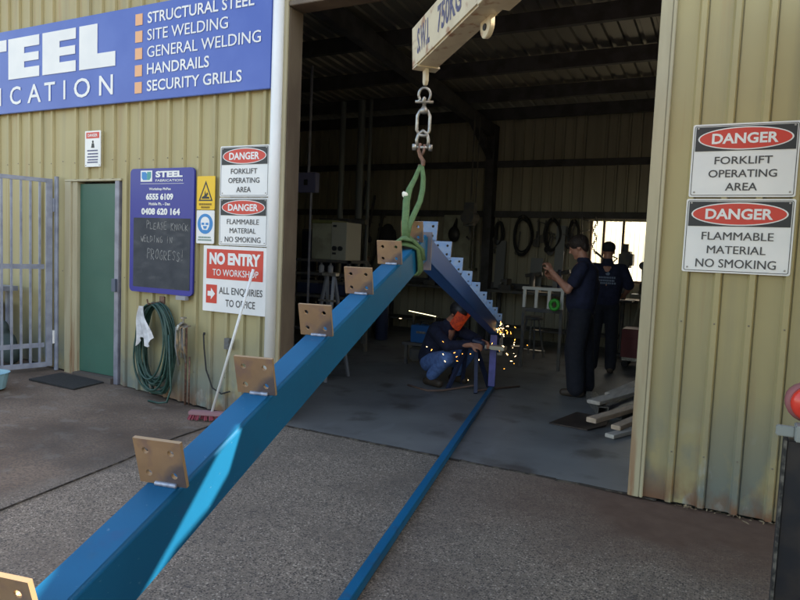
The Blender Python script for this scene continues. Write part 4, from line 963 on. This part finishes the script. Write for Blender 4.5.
for jz in range(nb+1):
    for ia in range(na+1):
        a = radians(-80+160*ia/na); vs.append(Vector(hc)+f*(.02+.115*cos(a))+l*.100*sin(a)+u*(.07-(.17+.05*cos(a))*jz/nb))
N = len(vs); vs += [v-f*.004 for v in vs]; F_ = []
for jz in range(nb):
    for ia in range(na): a = jz*(na+1)+ia; F_ += [(a, a+1, a+na+2, a+na+1), (N+a+1, N+a, N+a+na+1, N+a+na+2)]
sh = mat('orange_lit_face_shield', (.32, .06, .03), .4, 0, (.05, .015, .03), 18, .40, .58, emit=(1, .11, .02), estr=.03); m.add(vs, F_).build('face_shield', sh, t, smooth=True)  # faint emission stands in for the grinding light on the shield
blob('helmet', [('s', Vector(hc)+u*.035-f*.012, (.115, .095, .10), Matrix((f, l, u)).transposed())], BLKST, t, .01, 3)
place(t, (-3.06, 7.12, .008), -.25, 1.03)
m = MB(); m.tube([(-2.62, 6.98, .58), (-2.50, 6.98, .56)], .035, 12); m.tube([(-2.50, 6.98, .585), (-2.50, 6.98, .50)], [.03, .02], 10); m.lathe([(.06, 0), (.06, .006)], (-2.47, 6.98, .50), 20)
tag(m.build('angle_grinder', DARKB, None, smooth=False), 'dark angle grinder held by the crouching person at the truss end', 'grinder')

# sparks: short glowing streaks
SP = mat('spark_glow', (.9, .5, .1), .5, emit=(1, .42, .08), estr=2.4); SP2 = mat('spark_white', (.9, .7, .4), .5, emit=(1, .75, .40), estr=3.5)
rr = random.Random(21); m = MB()
def spk(c, spread, n, rr=rr):
    for i in range(n):
        p = Vector(c)+Vector((rr.gauss(0, spread[0]), rr.gauss(0, spread[1]), rr.gauss(0, spread[2]))); d = Vector((rr.uniform(-.4, 1), rr.uniform(-.3, .3), rr.uniform(-1, .3))).normalized()*rr.uniform(.006, .034)
        m.tube([p, p+d*.5, p+d], [.0015, rr.uniform(.0014, .0030), .001], 5, mi=rr.randint(0, 1))
spk((-2.28, 7.0, .74), (.05, .05, .045), 26); spk((-2.20, 7.0, .55), (.07, .08, .09), 16); spk((-2.75, 6.7, .55), (.22, .08, .12), 11); spk((-2.6, 6.9, .25), (.15, .1, .12), 4)
tag(m.build('sparks', [SP, SP2]), 'orange grinding sparks spraying from the far end of the truss', 'sparks', kind='stuff')

# ================================================================== WORKSHOP CONTENTS
# trestle at the truss end
t = thing('steel_trestle', 'low steel trestle holding up the far end of the blue truss', 'trestle')
MB().box((-2.78, 6.98, .50), (-2.25, 7.10, .545)).build('top_bar', mat('pale_trestle_steel', (.42, .42, .36), .5, .3), t, bevel=.004)
for sx, ex in ((-2.72, -2.84), (-2.60, -2.50)):
    for ey in (6.82, 7.26): MB().beam((sx, 7.04, .50), (ex, ey, .012), .04, .04).build('leg', DARKB, t)
base(t, (-2.6, 7.04, 0))
m = MB(); pts = [(-3.3, 6.72, .02), (-3.0, 6.60, .015), (-2.85, 6.70, .02), (-2.75, 6.95, .02), (-2.62, 7.05, .05), (-2.52, 6.95, .02), (-2.45, 7.1, .02), (-2.2, 7.5, .02)]
m.tube(pts, .012, 8); tag(m.build('power_lead', mat('brown_lead', (.16, .10, .08), .7), None, smooth=True), 'brown power lead snaking over the floor by the crouching person', 'power lead')
t = thing('tool_case', 'small bright blue tool case on the floor behind the crouching person', 'case')
MB().box((-3.95, 8.05, .32), (-3.62, 8.25, .56)).build('body', mat('bright_blue_case', (.01, .10, .30), .4), t, bevel=.01); MB().tube([(-3.85, 8.15, .56), (-3.84, 8.15, .60), (-3.73, 8.15, .60), (-3.72, 8.15, .56)], .01, 8).build('handle', RUBBER, t)
MB().box((-3.86, 8.044, .45), (-3.72, 8.05, .48)).build('latch', STEELG, t); base(t, (-3.8, 8.15, .32))
t = thing('machine_stand', 'dark machine stand under the blue tool case', 'stand')
MB().box((-4.05, 8.0, .28), (-3.5, 8.35, .318)).build('top', DARK, t)
for a in (-4.0, -3.55):
    for b in (8.04, 8.31): MB().box((a-.02, b-.02, .008), (a+.02, b+.02, .28)).build('leg', DARK, t)
m = MB(); m.box((-3.98, 8.08, .05), (-3.6, 8.28, .25)); m.build('motor', DARK, t, bevel=.03); base(t, (-3.8, 8.2, 0))

# steel stock and timber on the floor by the right jamb
def slab(name, mt, x, y, z, L, wd, h, rz, label, cat, group=None, rx=0.):
    o = MB().box((-wd/2, -L/2, 0), (wd/2, L/2, h)).build(name, mt, None, bevel=.004); o.location = (x, y, z); o.rotation_euler = (rx, 0, rz); return tag(o, label, cat, group)
o = MB().prism([(-1.46, 6.02), (-1.10, 5.98), (-.98, 6.25), (-1.0, 6.55), (-1.33, 6.62)], 0, .012).build('steel_plate', mat('dark_plate', (.045, .035, .035), .45, .5, (.07, .05, .045), 8))
me = o.data
for v in me.vertices: v.co = Vector((v.co.x, v.co.z, .010+v.co.y))
tag(o, 'flat dark steel plate lying on the workshop floor', 'steel plate')
def rhs(x, y, z, L, a, rz, mt, label):
    m = MB(); w2 = a/2; th = .006
    for p, q_ in (((-w2, 0), (w2, th)), ((-w2, a-th), (w2, a)), ((-w2, th), (-w2+th, a-th)), ((w2-th, th), (w2, a-th))): m.box((p[0], -L/2, p[1]), (q_[0], L/2, q_[1]))
    o = m.build('steel_tube', mt); o.location = (x, y, z); o.rotation_euler = (0, 0, rz); return tag(o, label, 'steel tube')
rhs(-1.20, 6.95, .012, .75, .10, .35, STEELG, 'short grey square steel tube with its open end facing out')
rhs(-.85, 7.2, .012, 1.2, .09, -.15, mat('dull_tube', (.16, .16, .16), .5, .4), 'longer dull square steel tube lying under the planks')
slab('timber_plank', TIMBERG, -.92, 7.40, .13, 1.7, .14, .035, -.30, 'grey timber plank, topmost of the stack by the jamb', 'plank', 'timber planks by the jamb')
slab('timber_plank', TIMBER, -.84, 6.75, .075, 1.5, .10, .045, -.33, 'brown timber plank with a pale cut end, beside the steel tube', 'plank', 'timber planks by the jamb')
slab('timber_plank', TIMBER, -.70, 6.65, .05, 1.3, .09, .04, -.25, 'narrow brown plank between two wider planks', 'plank', 'timber planks by the jamb')
slab('timber_plank', TIMBERG, -.66, 6.35, .012, 1.1, .09, .035, -.42, 'weathered grey plank flat on the floor nearest the jamb', 'plank', 'timber planks by the jamb')
slab('timber_plank', TIMBERG, -1.0, 7.9, .10, 1.3, .12, .03, -.18, 'pale grey plank at the rear of the timber stack', 'plank', 'timber planks by the jamb')

# red toolbox behind
t = thing('tool_chest', 'dark red tool chest on castors behind the planks', 'tool chest')
MB().box((-1.42, 9.9, .16), (-.75, 10.3, .58)).build('body', REDBOX, t, bevel=.01)
for z in (.20, .34, .46): MB().box((-1.38, 9.885, z), (-.79, 9.899, z+.10)).build('drawer', REDBOX, t, bevel=.003)
for a in (-1.36, -.81):
    for b in (9.96, 10.24): MB().lathe([(.045, -.02), (.05, -.015), (.05, .015), (.045, .02)], (a, b, .06), 14, axis='y').build('castor', RUBBER, t)
m = MB(); m.box((-1.40, 9.93, .11), (-.77, 10.27, .158)); m.build('base_frame', STEELG, t); base(t, (-1.1, 10.1, 0))

# white rack with green roll
t = thing('sawhorse', 'white painted steel rack standing behind the person in the doorway', 'rack')
wr_ = mat('white_rack_paint', (.62, .62, .60), .4)
MB().box((-2.65, 8.9, 1.11), (-2.05, 8.97, 1.15)).build('top_rail', wr_, t, bevel=.005)
for a in (-2.62, -2.45, -2.27, -2.09): MB().box((a-.02, 8.92, .86), (a+.02, 8.955, 1.109)).build('upright', wr_, t)
for a in (-2.62, -2.09): MB().box((a-.02, 8.915, .008), (a+.02, 8.96, .858)).build('leg', DARK, t); 
MB().box((-2.63, 8.925, .80), (-2.08, 8.95, .855)).build('lower_rail', DARK, t); base(t, (-2.2, 8.93, 0))
m = MB(); pts = [(-2.16+.055*cos(a), 8.80, .93+.062*sin(a)) for a in [radians(k) for k in range(0, 360, 20)]]; m.tube(pts, .026, 8, closed=True)
tag(m.build('hose_roll', GREENP, None, smooth=True), 'bright green ring of hose hung on the white rack', 'hose roll')

# machines on the back right by the window
t = thing('bench_grinder_stand', 'pedestal machine with pale tripod legs silhouetted in front of the window', 'machine')
MB().lathe([(.05, 1.05), (.06, 1.08), (.045, 1.12), (.045, 1.20), (.02, 1.24)], (-1.30, 10.9, 0), 14).build('head', DARK, t)
MB().tube([(-1.30, 10.9, 1.24), (-1.31, 10.9, 1.45)], .018, 8).build('shaft', DARK, t)
MB().lathe([(.055, -.02), (.065, 0), (.055, .02)], (-1.31, 10.9, 1.50), 16, axis='y').build('wheel', DARK, t)
MB().box((-1.45, 10.8, 1.0), (-1.15, 11.0, 1.049)).build('table', CREAMCAB, t)
for dx, dy in ((-.22, -.1), (.2, -.12), (0, .2)): MB().beam((-1.30, 10.9, 1.0), (-1.30+dx, 10.9+dy, .01), .03, .03).build('leg', CREAMCAB, t)
base(t, (-1.3, 10.9, 0))
t = thing('drill_press', 'tall drill press silhouetted against the bright rear window', 'drill press')
MB().tube([(-1.62, 11.2, .01), (-1.62, 11.2, 1.75)], .035, 10).build('column', DARK, t)
MB().box((-1.72, 11.05, 1.45), (-1.50, 11.35, 1.72)).build('head', DARK, t, bevel=.04); MB().tube([(-1.62, 11.08, 1.72), (-1.62, 11.08, 1.84)], .05, 12).build('motor', DARK, t)
MB().box((-1.80, 11.0, .9), (-1.45, 11.3, .93)).build('table', DARK, t)
m = MB(); m.tube([(-1.74, 11.12, 1.60), (-1.90, 11.1, 1.66)], .012, 6); m.tube([(-1.74, 11.12, 1.60), (-1.84, 11.1, 1.50)], .012, 6); m.build('handle', DARK, t)
MB().box((-1.82, 11.0, .008), (-1.42, 11.4, .05)).build('foot', DARK, t); base(t, (-1.62, 11.2, 0))
t = thing('hanging_hook_chain', 'dark chain and curved hook hanging in front of the rear window', 'chain hook')
m = MB(); pts = [(-2.22+.03*sin(k*.8), 11.6, 2.28-.035*k) for k in range(18)]
for k, p in enumerate(pts): m.tube([(p[0]+.016*cos(a)*(1 if k % 2 else .3), p[1]+.012*cos(a)*(0 if k % 2 else 1), p[2]+.024*sin(a)) for a in [radians(x) for x in range(0, 360, 45)]], .007, 5, closed=True)
m.build('chain', DARK, t); m = MB(); m.tube([(-2.19, 11.6, 1.70), (-2.06, 11.6, 1.60), (-2.02, 11.6, 1.50), (-2.10, 11.6, 1.41), (-2.28, 11.6, 1.37)], .02, 8); m.build('hook', DARK, t, smooth=True); base(t, (-2.2, 11.6, 1.4))
# back bench full of dark gear
def table(name, x0, x1, y0, y1, z, label, mt=DARK):
    t = thing(name, label, 'workbench'); MB().box((x0, y0, z-.05), (x1, y1, z)).build('top', mt, t, bevel=.004)
    for a in (x0+.05, x1-.05):
        for b in (y0+.05, y1-.05): MB().box((a-.03, b-.03, .008), (a+.03, b+.03, z-.052)).build('leg', mt, t)
    MB().box((x0+.06, y0+.06, .25), (x1-.06, y1-.06, .28)).build('shelf', mt, t); base(t, ((x0+x1)/2, (y0+y1)/2, 0)); return t
table('workbench', -4.0, -2.45, 11.2, 11.85, .95, 'long dark workbench against the back wall, left of the window')
table('workbench', -6.3, -4.5, 11.2, 11.85, .95, 'dark workbench under the cream cabinet at the back wall')
table('workbench', -2.3, -.6, 11.3, 11.85, .92, 'dark workbench beneath the bright rear window')
rr = random.Random(9)
gear = [('vise', (-3.7, 11.4), .95), ('machine', (-3.2, 11.45), .95), ('machine', (-2.7, 11.4), .95), ('machine', (-5.9, 11.4), .95), ('machine', (-5.2, 11.4), .95), ('machine', (-2.0, 11.45), .92), ('machine', (-.95, 11.5), .92)]
lab = ['dark bench vise on the long workbench, left of the window', 'squat dark machine in the middle of the long rear workbench', 'dark machine with a handle at the window end of the long workbench', 'bulky dark machine at the far left of the rear benches', 'dark machine on the bench directly under the cream cabinet', 'dark machine at the left end of the bench under the window', 'dark machine at the right end of the bench under the window']
for i, (nm, (x, y), z) in enumerate(gear):
    t = thing('bench_machine' if nm == 'machine' else 'bench_vise', lab[i], nm)
    MB().box((x-.12, y-.1, z+.001), (x+.12, y+.1, z+.09)).build('base', DARK, t, bevel=.01)
    if nm == 'vise': MB().box((x-.06, y-.16, z+.09), (x+.06, y+.14, z+.20)).build('jaw', DARK, t, bevel=.01); MB().tube([(x, y-.3, z+.13), (x, y-.15, z+.13)], .015, 8).build('screw', STEELG, t)
    else:
        h = rr.uniform(.15, .35); MB().tube([(x-.03, y, z+.09), (x-.03, y, z+.09+h)], rr.uniform(.04, .07), 12).build('body', DARK if i % 2 else DARKB, t)
        MB().tube([(x-.16, y, z+.13+h*.6), (x+.14, y, z+.13+h*.8)], rr.uniform(.03, .05), 10).build('head', DARK, t, smooth=False); MB().tube([(x+.12, y-.02, z+.1+h*.8), (x+.2, y-.1, z+.02+h)], .012, 6).build('handle', STEELG, t)
    base(t, (x, y, z))
# cream cabinet at the back with hanging welding mask
t = thing('wall_cabinet', 'tall cream cabinet on the back wall behind the truss apex', 'cabinet')
MB().box((-5.06, 11.55, 1.30), (-4.50, 11.88, 2.30)).build('body', CREAMCAB, t, bevel=.01); MB().box((-5.04, 11.53, 1.42), (-4.80, 11.548, 2.27)).build('door', CREAMCAB, t); MB().box((-4.78, 11.53, 1.42), (-4.52, 11.548, 2.27)).build('door', CREAMCAB, t)
MB().box((-5.10, 11.50, 1.25), (-4.45, 11.88, 1.298)).build('shelf', CREAMCAB, t); base(t, (-4.8, 11.7, 1.25))
o = blob('welding_mask', [('s', (-4.78, 11.42, 1.93), (.12, .06, .15)), ('c', (-4.78, 11.45, 2.05), (-4.76, 11.47, 2.22), .05, .02)], BLKST, None, .015, 2); tag(o, 'black welding mask hanging on the front of the cream cabinet', 'welding mask')
# hoses, leads and sheets hung on the back wall
labs = ['large dark loop of hose hung below the girt, middle of back wall', 'narrow dark loop of cable hung right of the column', 'dark coil of welding lead hung left of the window', 'small dark coil of cable hung beside the bright window']
for i, (x, z, a, b) in enumerate(((-3.55, 1.95, .17, .33), (-4.02, 1.98, .07, .22), (-3.0, 1.98, .13, .28), (-2.62, 2.02, .10, .20))):
    t = thing('cable_coil', labs[i], 'cable coil', 'coils hung on the back wall'); m = MB()
    for k in range(5): aa = a+rr.uniform(-.025, .025); bb = b+rr.uniform(-.04, .04); m.tube([(x+aa*cos(u)+rr.uniform(-.003, .003), 11.82-.014*k, z+bb*sin(u)*(1-.15*cos(u))) for u in [2*pi*q/28 for q in range(28)]], .016, 6, closed=True)
    m.build('loop', RUBBER, t, smooth=True); MB().tube([(x, 11.95, z+b), (x, 11.72, z+b), (x, 11.71, z+b+.05)], .01, 6).build('hook', DARK, t); base(t, (x, 11.9, z-b))
lb = ['grey offcut sheet leaning on the back wall by the column', 'wider grey sheet leaning on the back wall mid bench', 'pale grey sheet leaning left of the rear window']
for i, (x, w_, z1_) in enumerate(((-3.95, .18, 1.85), (-3.25, .22, 1.55), (-2.85, .16, 2.15))):
    o = MB().box((-w_/2, -.006, 0), (w_/2, .006, z1_-.955)).build('sheet_offcut', mat('grey_sheet', (.16, .165, .17), .5, .4), None); o.location = (x, 11.70, .955); o.rotation_euler = (-.08, 0, 0); tag(o, lb[i], 'sheet metal')
lb = ['dark clamp hanging from the girt beside the large hose loop', 'dark spanner shape hanging left of the window', 'long dark clamp hanging highest by the window', 'dark hand tool hanging next to the column']
for i, (x, z, L) in enumerate(((-3.28, 2.0, .5), (-2.80, 1.85, .35), (-2.50, 2.1, .42), (-4.12, 1.75, .3))):
    m = MB(); m.beam((x, 11.80, z+L/2), (x+.03, 11.80, z-L/2), .035, .02); m.beam((x-.02, 11.79, z+L/2-.03), (x+.13, 11.79, z+L/2-.07), .03, .02); m.beam((x+.0, 11.79, z-.05), (x+.14, 11.79, z-.02), .03, .02)
    tag(m.build('hanging_clamp', DARK), lb[i], 'clamp', 'tools hung on the back wall')
for i in range(14):
    x = rr.uniform(-4.05, -2.45) if i < 9 else rr.uniform(-6.9, -5.3); z = rr.uniform(1.75, 2.25); L = rr.uniform(.15, .45); k = rr.uniform(-.06, .06); m = MB()
    m.beam((x, 11.84, z+L/2), (x+k, 11.84, z-L/2), rr.uniform(.02, .05), .02); m.lathe([(.03, -.01), (rr.uniform(.04, .08), 0), (.03, .01)], (x+k, 11.84, z-L/2), 10, axis='y')
    if i % 2: m.beam((x-.07, 11.83, z+L/2-.02), (x+.08, 11.83, z+L/2-.05), .035, .02)
    tag(m.build('hand_tool', DARK if i % 3 else BLKST), ('dark hand tool with a crossbar' if i % 2 else 'plain dark hand tool')+(' hanging in the row between the column and the window' if i < 9 else ' hanging left of the cream wall cabinet'), 'hand tool', 'hand tools hung along the back wall')
# hanging chain block in mid air left of the column
t = thing('chain_block', 'dark chain block hoist hanging in front of the portal column', 'hoist')
m = MB(); m.tube([(-4.15, 10.6, 4.0), (-4.15, 10.6, 2.5)], .015, 6); m.tube([(-4.05, 10.6, 3.9), (-4.08, 10.6, 1.1)], .012, 6); m.build('chain', DARK, t)
m = MB(); m.tube([(-4.15, 10.45, 2.2), (-4.15, 10.75, 2.2)], .12, 16); m.box((-4.24, 10.52, 2.05), (-4.06, 10.68, 2.45)); m.build('body', DARK, t); MB().tube([(-4.15, 10.6, 2.05), (-4.14, 10.6, 1.95), (-4.10, 10.6, 1.88), (-4.15, 10.6, 1.82), (-4.2, 10.6, 1.87)], .02, 8).build('hook', DARK, t, smooth=True); base(t, (-4.15, 10.6, 1.8))

# left side: shelves, control cabinet, pipes, switch box
t = thing('shelving_unit', 'dark steel shelving along the left inside of the workshop', 'shelves')
for z in (.35, .85, 1.18, 1.38): MB().box((-5.95, 8.0, z-.02), (-4.95, 8.6, z+.02)).build('shelf', DARK, t)
for a in (-5.93, -4.97):
    for b in (8.02, 8.58): MB().box((a-.02, b-.02, .008), (a+.02, b+.02, 1.40)).build('upright', DARK, t)
base(t, (-5.45, 8.3, 0))
t = thing('control_cabinet', 'pale cream control cabinet with two black knobs on the dark shelves', 'cabinet')
MB().box((-5.66, 8.05, 1.402), (-5.30, 8.5, 1.93)).build('body', CREAMCAB, t, bevel=.01); MB().box((-5.298, 8.03, 1.402), (-5.04, 8.45, 1.95)).build('body', mat('cream_front', (.36, .355, .30), .5), t, bevel=.006)
MB().box((-5.68, 8.03, 1.935), (-5.30, 8.5, 1.98)).build('top', mat('olive_top', (.16, .17, .07), .5), t, bevel=.008)
for x in (-5.23, -5.13): MB().lathe([(.035, -.03), (.035, 0)], (x, 8.03, 1.57), 14, axis='y').build('knob', BLACK, t)
for z in (1.88, 1.48): MB().box((-5.27, 8.022, z), (-5.21, 8.029, z+.03)).build('switch', BLACK, t)
base(t, (-5.35, 8.2, 1.4))
for i, (x, lbx) in enumerate(((-5.50, 'pale plastic bottle on the shelf under the control cabinet, left of its pair'), (-5.34, 'pale plastic bottle on the shelf under the control cabinet, right of its pair'))):
    tag(MB().lathe([(.035, 0), (.04, .01), (.04, .10), (.015, .13), (.015, .15)], (x, 8.1, 1.201), 14).build('bottle', mat('pale_bottle', (.35, .36, .40), .4), None, smooth=False), lbx, 'bottle', 'bottles on the shelf')
t = thing('pipe_run', 'vertical grey pipes rising behind the control cabinet', 'pipes')
for x, r in ((-5.98, .05), (-5.62, .06), (-5.45, .03)): MB().tube([(x, 9.3, .01), (x, 9.3, 4.0)], r, 12).build('pipe', mat('dull_pipe', (.11, .12, .12), .5, .2), t, smooth=False)
MB().tube([(-6.3, 9.2, 2.02), (-5.4, 9.2, 2.02)], .05, 10).build('duct', DARK, t); base(t, (-5.7, 9.3, 0))
t = thing('switch_box', 'grey blue switch box high on the left inside of the workshop', 'switch box')
MB().box((-5.62, 7.6, 2.34), (-5.32, 7.72, 2.62)).build('body', mat('switch_box_grey', (.11, .11, .20), .5), t, bevel=.01); MB().box((-5.50, 7.585, 2.44), (-5.44, 7.599, 2.52)).build('lever', BLKST, t)
MB().tube([(-5.47, 7.66, 2.62), (-5.47, 7.66, 4.1)], .02, 8).build('conduit', LILAC, t); MB().tube([(-5.42, 7.66, .01), (-5.42, 7.66, 2.34)], .018, 8).build('conduit', LILAC, t); base(t, (-5.47, 7.66, 0))
# gas bottles, cupboard, hung jacket, stacked steel on the left
for i, (x, y, lb) in enumerate(((-5.75, 9.9, 'dark gas cylinder standing under the near rafter, left of its pair'), (-5.45, 9.95, 'dark gas cylinder standing under the near rafter, right of its pair'))):
    t = thing('gas_cylinder', lb, 'gas cylinder', 'gas cylinders on the workshop floor')
    MB().lathe([(.10, .008), (.115, .03), (.115, 1.15), (.10, 1.24), (.05, 1.31), (.03, 1.33), (.03, 1.36)], (x, y, 0), 20).build('bottle', DARKB if i else DARK, t, smooth=True)
    m = MB(); m.lathe([(.02, 1.36), (.02, 1.42), (.035, 1.43), (.035, 1.45)], (x, y, 0), 10); m.tube([(x-.07, y, 1.40), (x, y, 1.40)], .012, 8); m.build('valve', RUSTH, t); base(t, (x, y, 0))
t = thing('steel_cupboard', 'dark steel cupboard against the back wall on the far left', 'cupboard')
MB().box((-8.2, 11.3, .01), (-7.1, 11.85, 1.95)).build('body', DARK, t, bevel=.01)
for a in (-8.18, -7.64): MB().box((a, 11.28, .05), (a+.52, 11.299, 1.9)).build('door', DARKB, t, bevel=.004); MB().box((a+(.44 if a < -8 else .05), 11.26, .95), (a+(.46 if a < -8 else .07), 11.279, 1.1)).build('handle', STEELG, t)
base(t, (-7.6, 11.5, 0))
o = blob('hung_jacket', [('c', (-6.35, 11.7, 2.0), (-6.35, 11.68, 1.45), .12, .17, (1, 1)), ('c', (-6.47, 11.7, 1.95), (-6.56, 11.68, 1.5), .06, .05), ('c', (-6.23, 11.7, 1.95), (-6.14, 11.68, 1.5), .06, .05)], mat('dark_canvas', (.03, .03, .035), .9, bump=1, bscale=10), None, .02, 4); tag(o, 'dark work jacket hung on the back wall left of the cream cabinet', 'jacket')
for i, (x, z, lb) in enumerate(((-5.75, .875, 'dark toolbox on the middle shelf, left of the other toolbox'), (-5.25, .875, 'dark toolbox on the middle shelf, right of the other toolbox'))):
    t = thing('toolbox', lb, 'toolbox', 'toolboxes on the shelving'); MB().box((x-.2, 8.1, z), (x+.2, 8.35, z+.16)).build('body', DARKB, t, bevel=.01); MB().box((x-.2, 8.1, z+.163), (x+.2, 8.35, z+.20)).build('lid', DARK, t, bevel=.01); MB().tube([(x-.07, 8.22, z+.20), (x-.06, 8.22, z+.24), (x+.06, 8.22, z+.24), (x+.07, 8.22, z+.20)], .01, 6).build('handle', STEELG, t); base(t, (x, 8.2, z))
rs_ = ['long dark steel bar leaning against the back wall, leftmost of three', 'long dark steel bar leaning against the back wall, middle of three', 'long dark steel bar leaning against the back wall, rightmost of three']
for i, x in enumerate((-7.0, -6.86, -6.70)):
    tag(MB().beam((x, 11.2, .01), (x+.08*i, 11.86, 3.0-.3*i), .04, .04).build('steel_bar', DARK), rs_[i], 'steel bar', 'bars leaning on the back wall')
t = thing('stool', 'dark workshop stool behind the standing person', 'stool')
MB().lathe([(.15, .60), (.16, .61), (.16, .64), (.14, .65)], (-2.75, 9.9, 0), 18).build('seat', DARK, t)
for a in range(4): MB().beam((-2.75+.09*cos(a*pi/2+.5), 9.9+.09*sin(a*pi/2+.5), .60), (-2.75+.2*cos(a*pi/2+.5), 9.9+.2*sin(a*pi/2+.5), .008), .025, .025).build('leg', STEELG if a == 1 else DARK, t)
base(t, (-2.75, 9.9, 0))
# step ladder
t = thing('step_ladder', 'grey metal folding trestle with splayed legs inside the left jamb', 'trestle')
for dx in (-.14, .14):
    for dy in (-.25, .25): MB().beam((-4.28+dx*.35, 6.5, 1.26), (-4.28+dx, 6.5+dy, .012), .035, .03).build('leg', mat('ladder_grey', (.24, .25, .28), .5, .4), t)
for z in (.35, .65, .95): MB().beam((-4.28-.11, 6.5-.2*(1.26-z), z), (-4.28+.11, 6.5-.2*(1.26-z), z), .05, .02).build('rung', STEELG, t)
MB().box((-4.38, 6.46, 1.24), (-4.18, 6.54, 1.28)).build('cap', STEELG, t, bevel=.005); base(t, (-4.28, 6.5, 0))
# low bright line beneath the truss, built as an emissive strip
t = thing('glow_strip', 'thin glowing strip low at the back of the workshop', 'light')
MB().tube([(-5.35, 10.8, .47), (-4.80, 10.8, .41)], .0055, 8).build('tube', mat('strip_glow', (.9, .9, .8), .4, emit=(1, .95, .62), estr=.9), t); MB().beam((-5.4, 10.84, .475), (-4.75, 10.84, .405), .02, .02).build('backing_bar', DARK, t)
MB().box((-5.3, 10.86, .008), (-5.26, 10.9, .45)).build('leg', DARK, t); MB().box((-4.86, 10.86, .008), (-4.82, 10.9, .40)).build('leg', DARK, t); base(t, (-5, 10.8, 0))

# leaf litter at the foot of the right-hand cladding
m = MB(); rr = random.Random(31)
for i in range(60):
    x = rr.uniform(-.25, .45) if i < 42 else rr.uniform(-4.4, -3.6); y = YF-.03-abs(rr.gauss(0, .035)); a = rr.uniform(0, pi); L = rr.uniform(.008, .028)
    M = Matrix.Translation((x, y, .008+rr.uniform(0, .01))) @ Euler((rr.uniform(-.4, .4), rr.uniform(-.4, .4), a)).to_matrix().to_4x4()
    m.add([M @ Vector(v) for v in ((-L, 0, 0), (0, -L*.35, .003), (L, 0, 0), (0, L*.35, .003))], [(0, 1, 2, 3)])
tag(m.build('leaf_litter', mat('dry_leaf', (.40, .32, .20), .8, 0, (.15, .10, .06), 30, .4, .6)), 'dry leaves and grit along the foot of the wall', 'leaf litter', kind='stuff')

# added unseen sun blocker: shades the near truss, slots shaped as its sun streaks
t = thing('sun_blocker', 'added flat sheet on posts, unseen right of the camera, shaping the sun on the truss', 'sun blocker')
AZ_ = 3.2
def onto(p): k = (AZ_-p.z)/TO_SUN.z; q = p+TO_SUN*k; return (q.x, q.y)
streak_slot1 = [onto(tp_(s_, z_, 0)) for s_, z_ in ((-1.150, 1.095), (-1.231, .965), (-1.326, .904), (-1.463, .862), (-1.57, .800), (-1.60, .800), (-1.473, .890), (-1.280, 1.038))]  # slot outlines traced back along the sun from the wanted streaks
streak_slot2 = [onto(tp_(s_, z_, o_)) for s_, z_, o_ in ((-1.69, .935, -.125), (-1.73, .922, -.085), (-1.82, .897, -.060), (-2.25, .78, -.03), (-2.25, .78, -.25), (-1.69, .94, -.25))]
bm = bmesh.new()
def loop(pts):
    vv = [bm.verts.new((x, y, AZ_)) for x, y in pts]; [bm.edges.new((vv[i], vv[(i+1) % len(vv)])) for i in range(len(vv))]
loop([(.12, -1.5), (6.7, -1.5), (6.7, 4.1), (.12, 4.1)]); loop(streak_slot1); loop(streak_slot2)
bmesh.ops.triangle_fill(bm, use_beauty=True, use_dissolve=False, edges=bm.edges[:])
g = bmesh.ops.extrude_face_region(bm, geom=bm.faces[:]); bmesh.ops.translate(bm, vec=(0, 0, .004), verts=[v for v in g['geom'] if isinstance(v, bmesh.types.BMVert)])
bmesh.ops.recalc_face_normals(bm, faces=bm.faces[:])
me = bpy.data.meshes.new('roof_sheet'); bm.to_mesh(me); bm.free(); me.materials.append(ROOFM)
o = bpy.data.objects.new('roof_sheet', me); C.objects.link(o); o.parent = t
for x, y in ((6.6, -1.4), (6.6, 4.0), (3, -1.4), (3, 4.0)): MB().box((x-.04, y-.04, .0), (x+.04, y+.04, 3.19)).build('post', GALV, t)
base(t, (1.4, 2.5, 0))
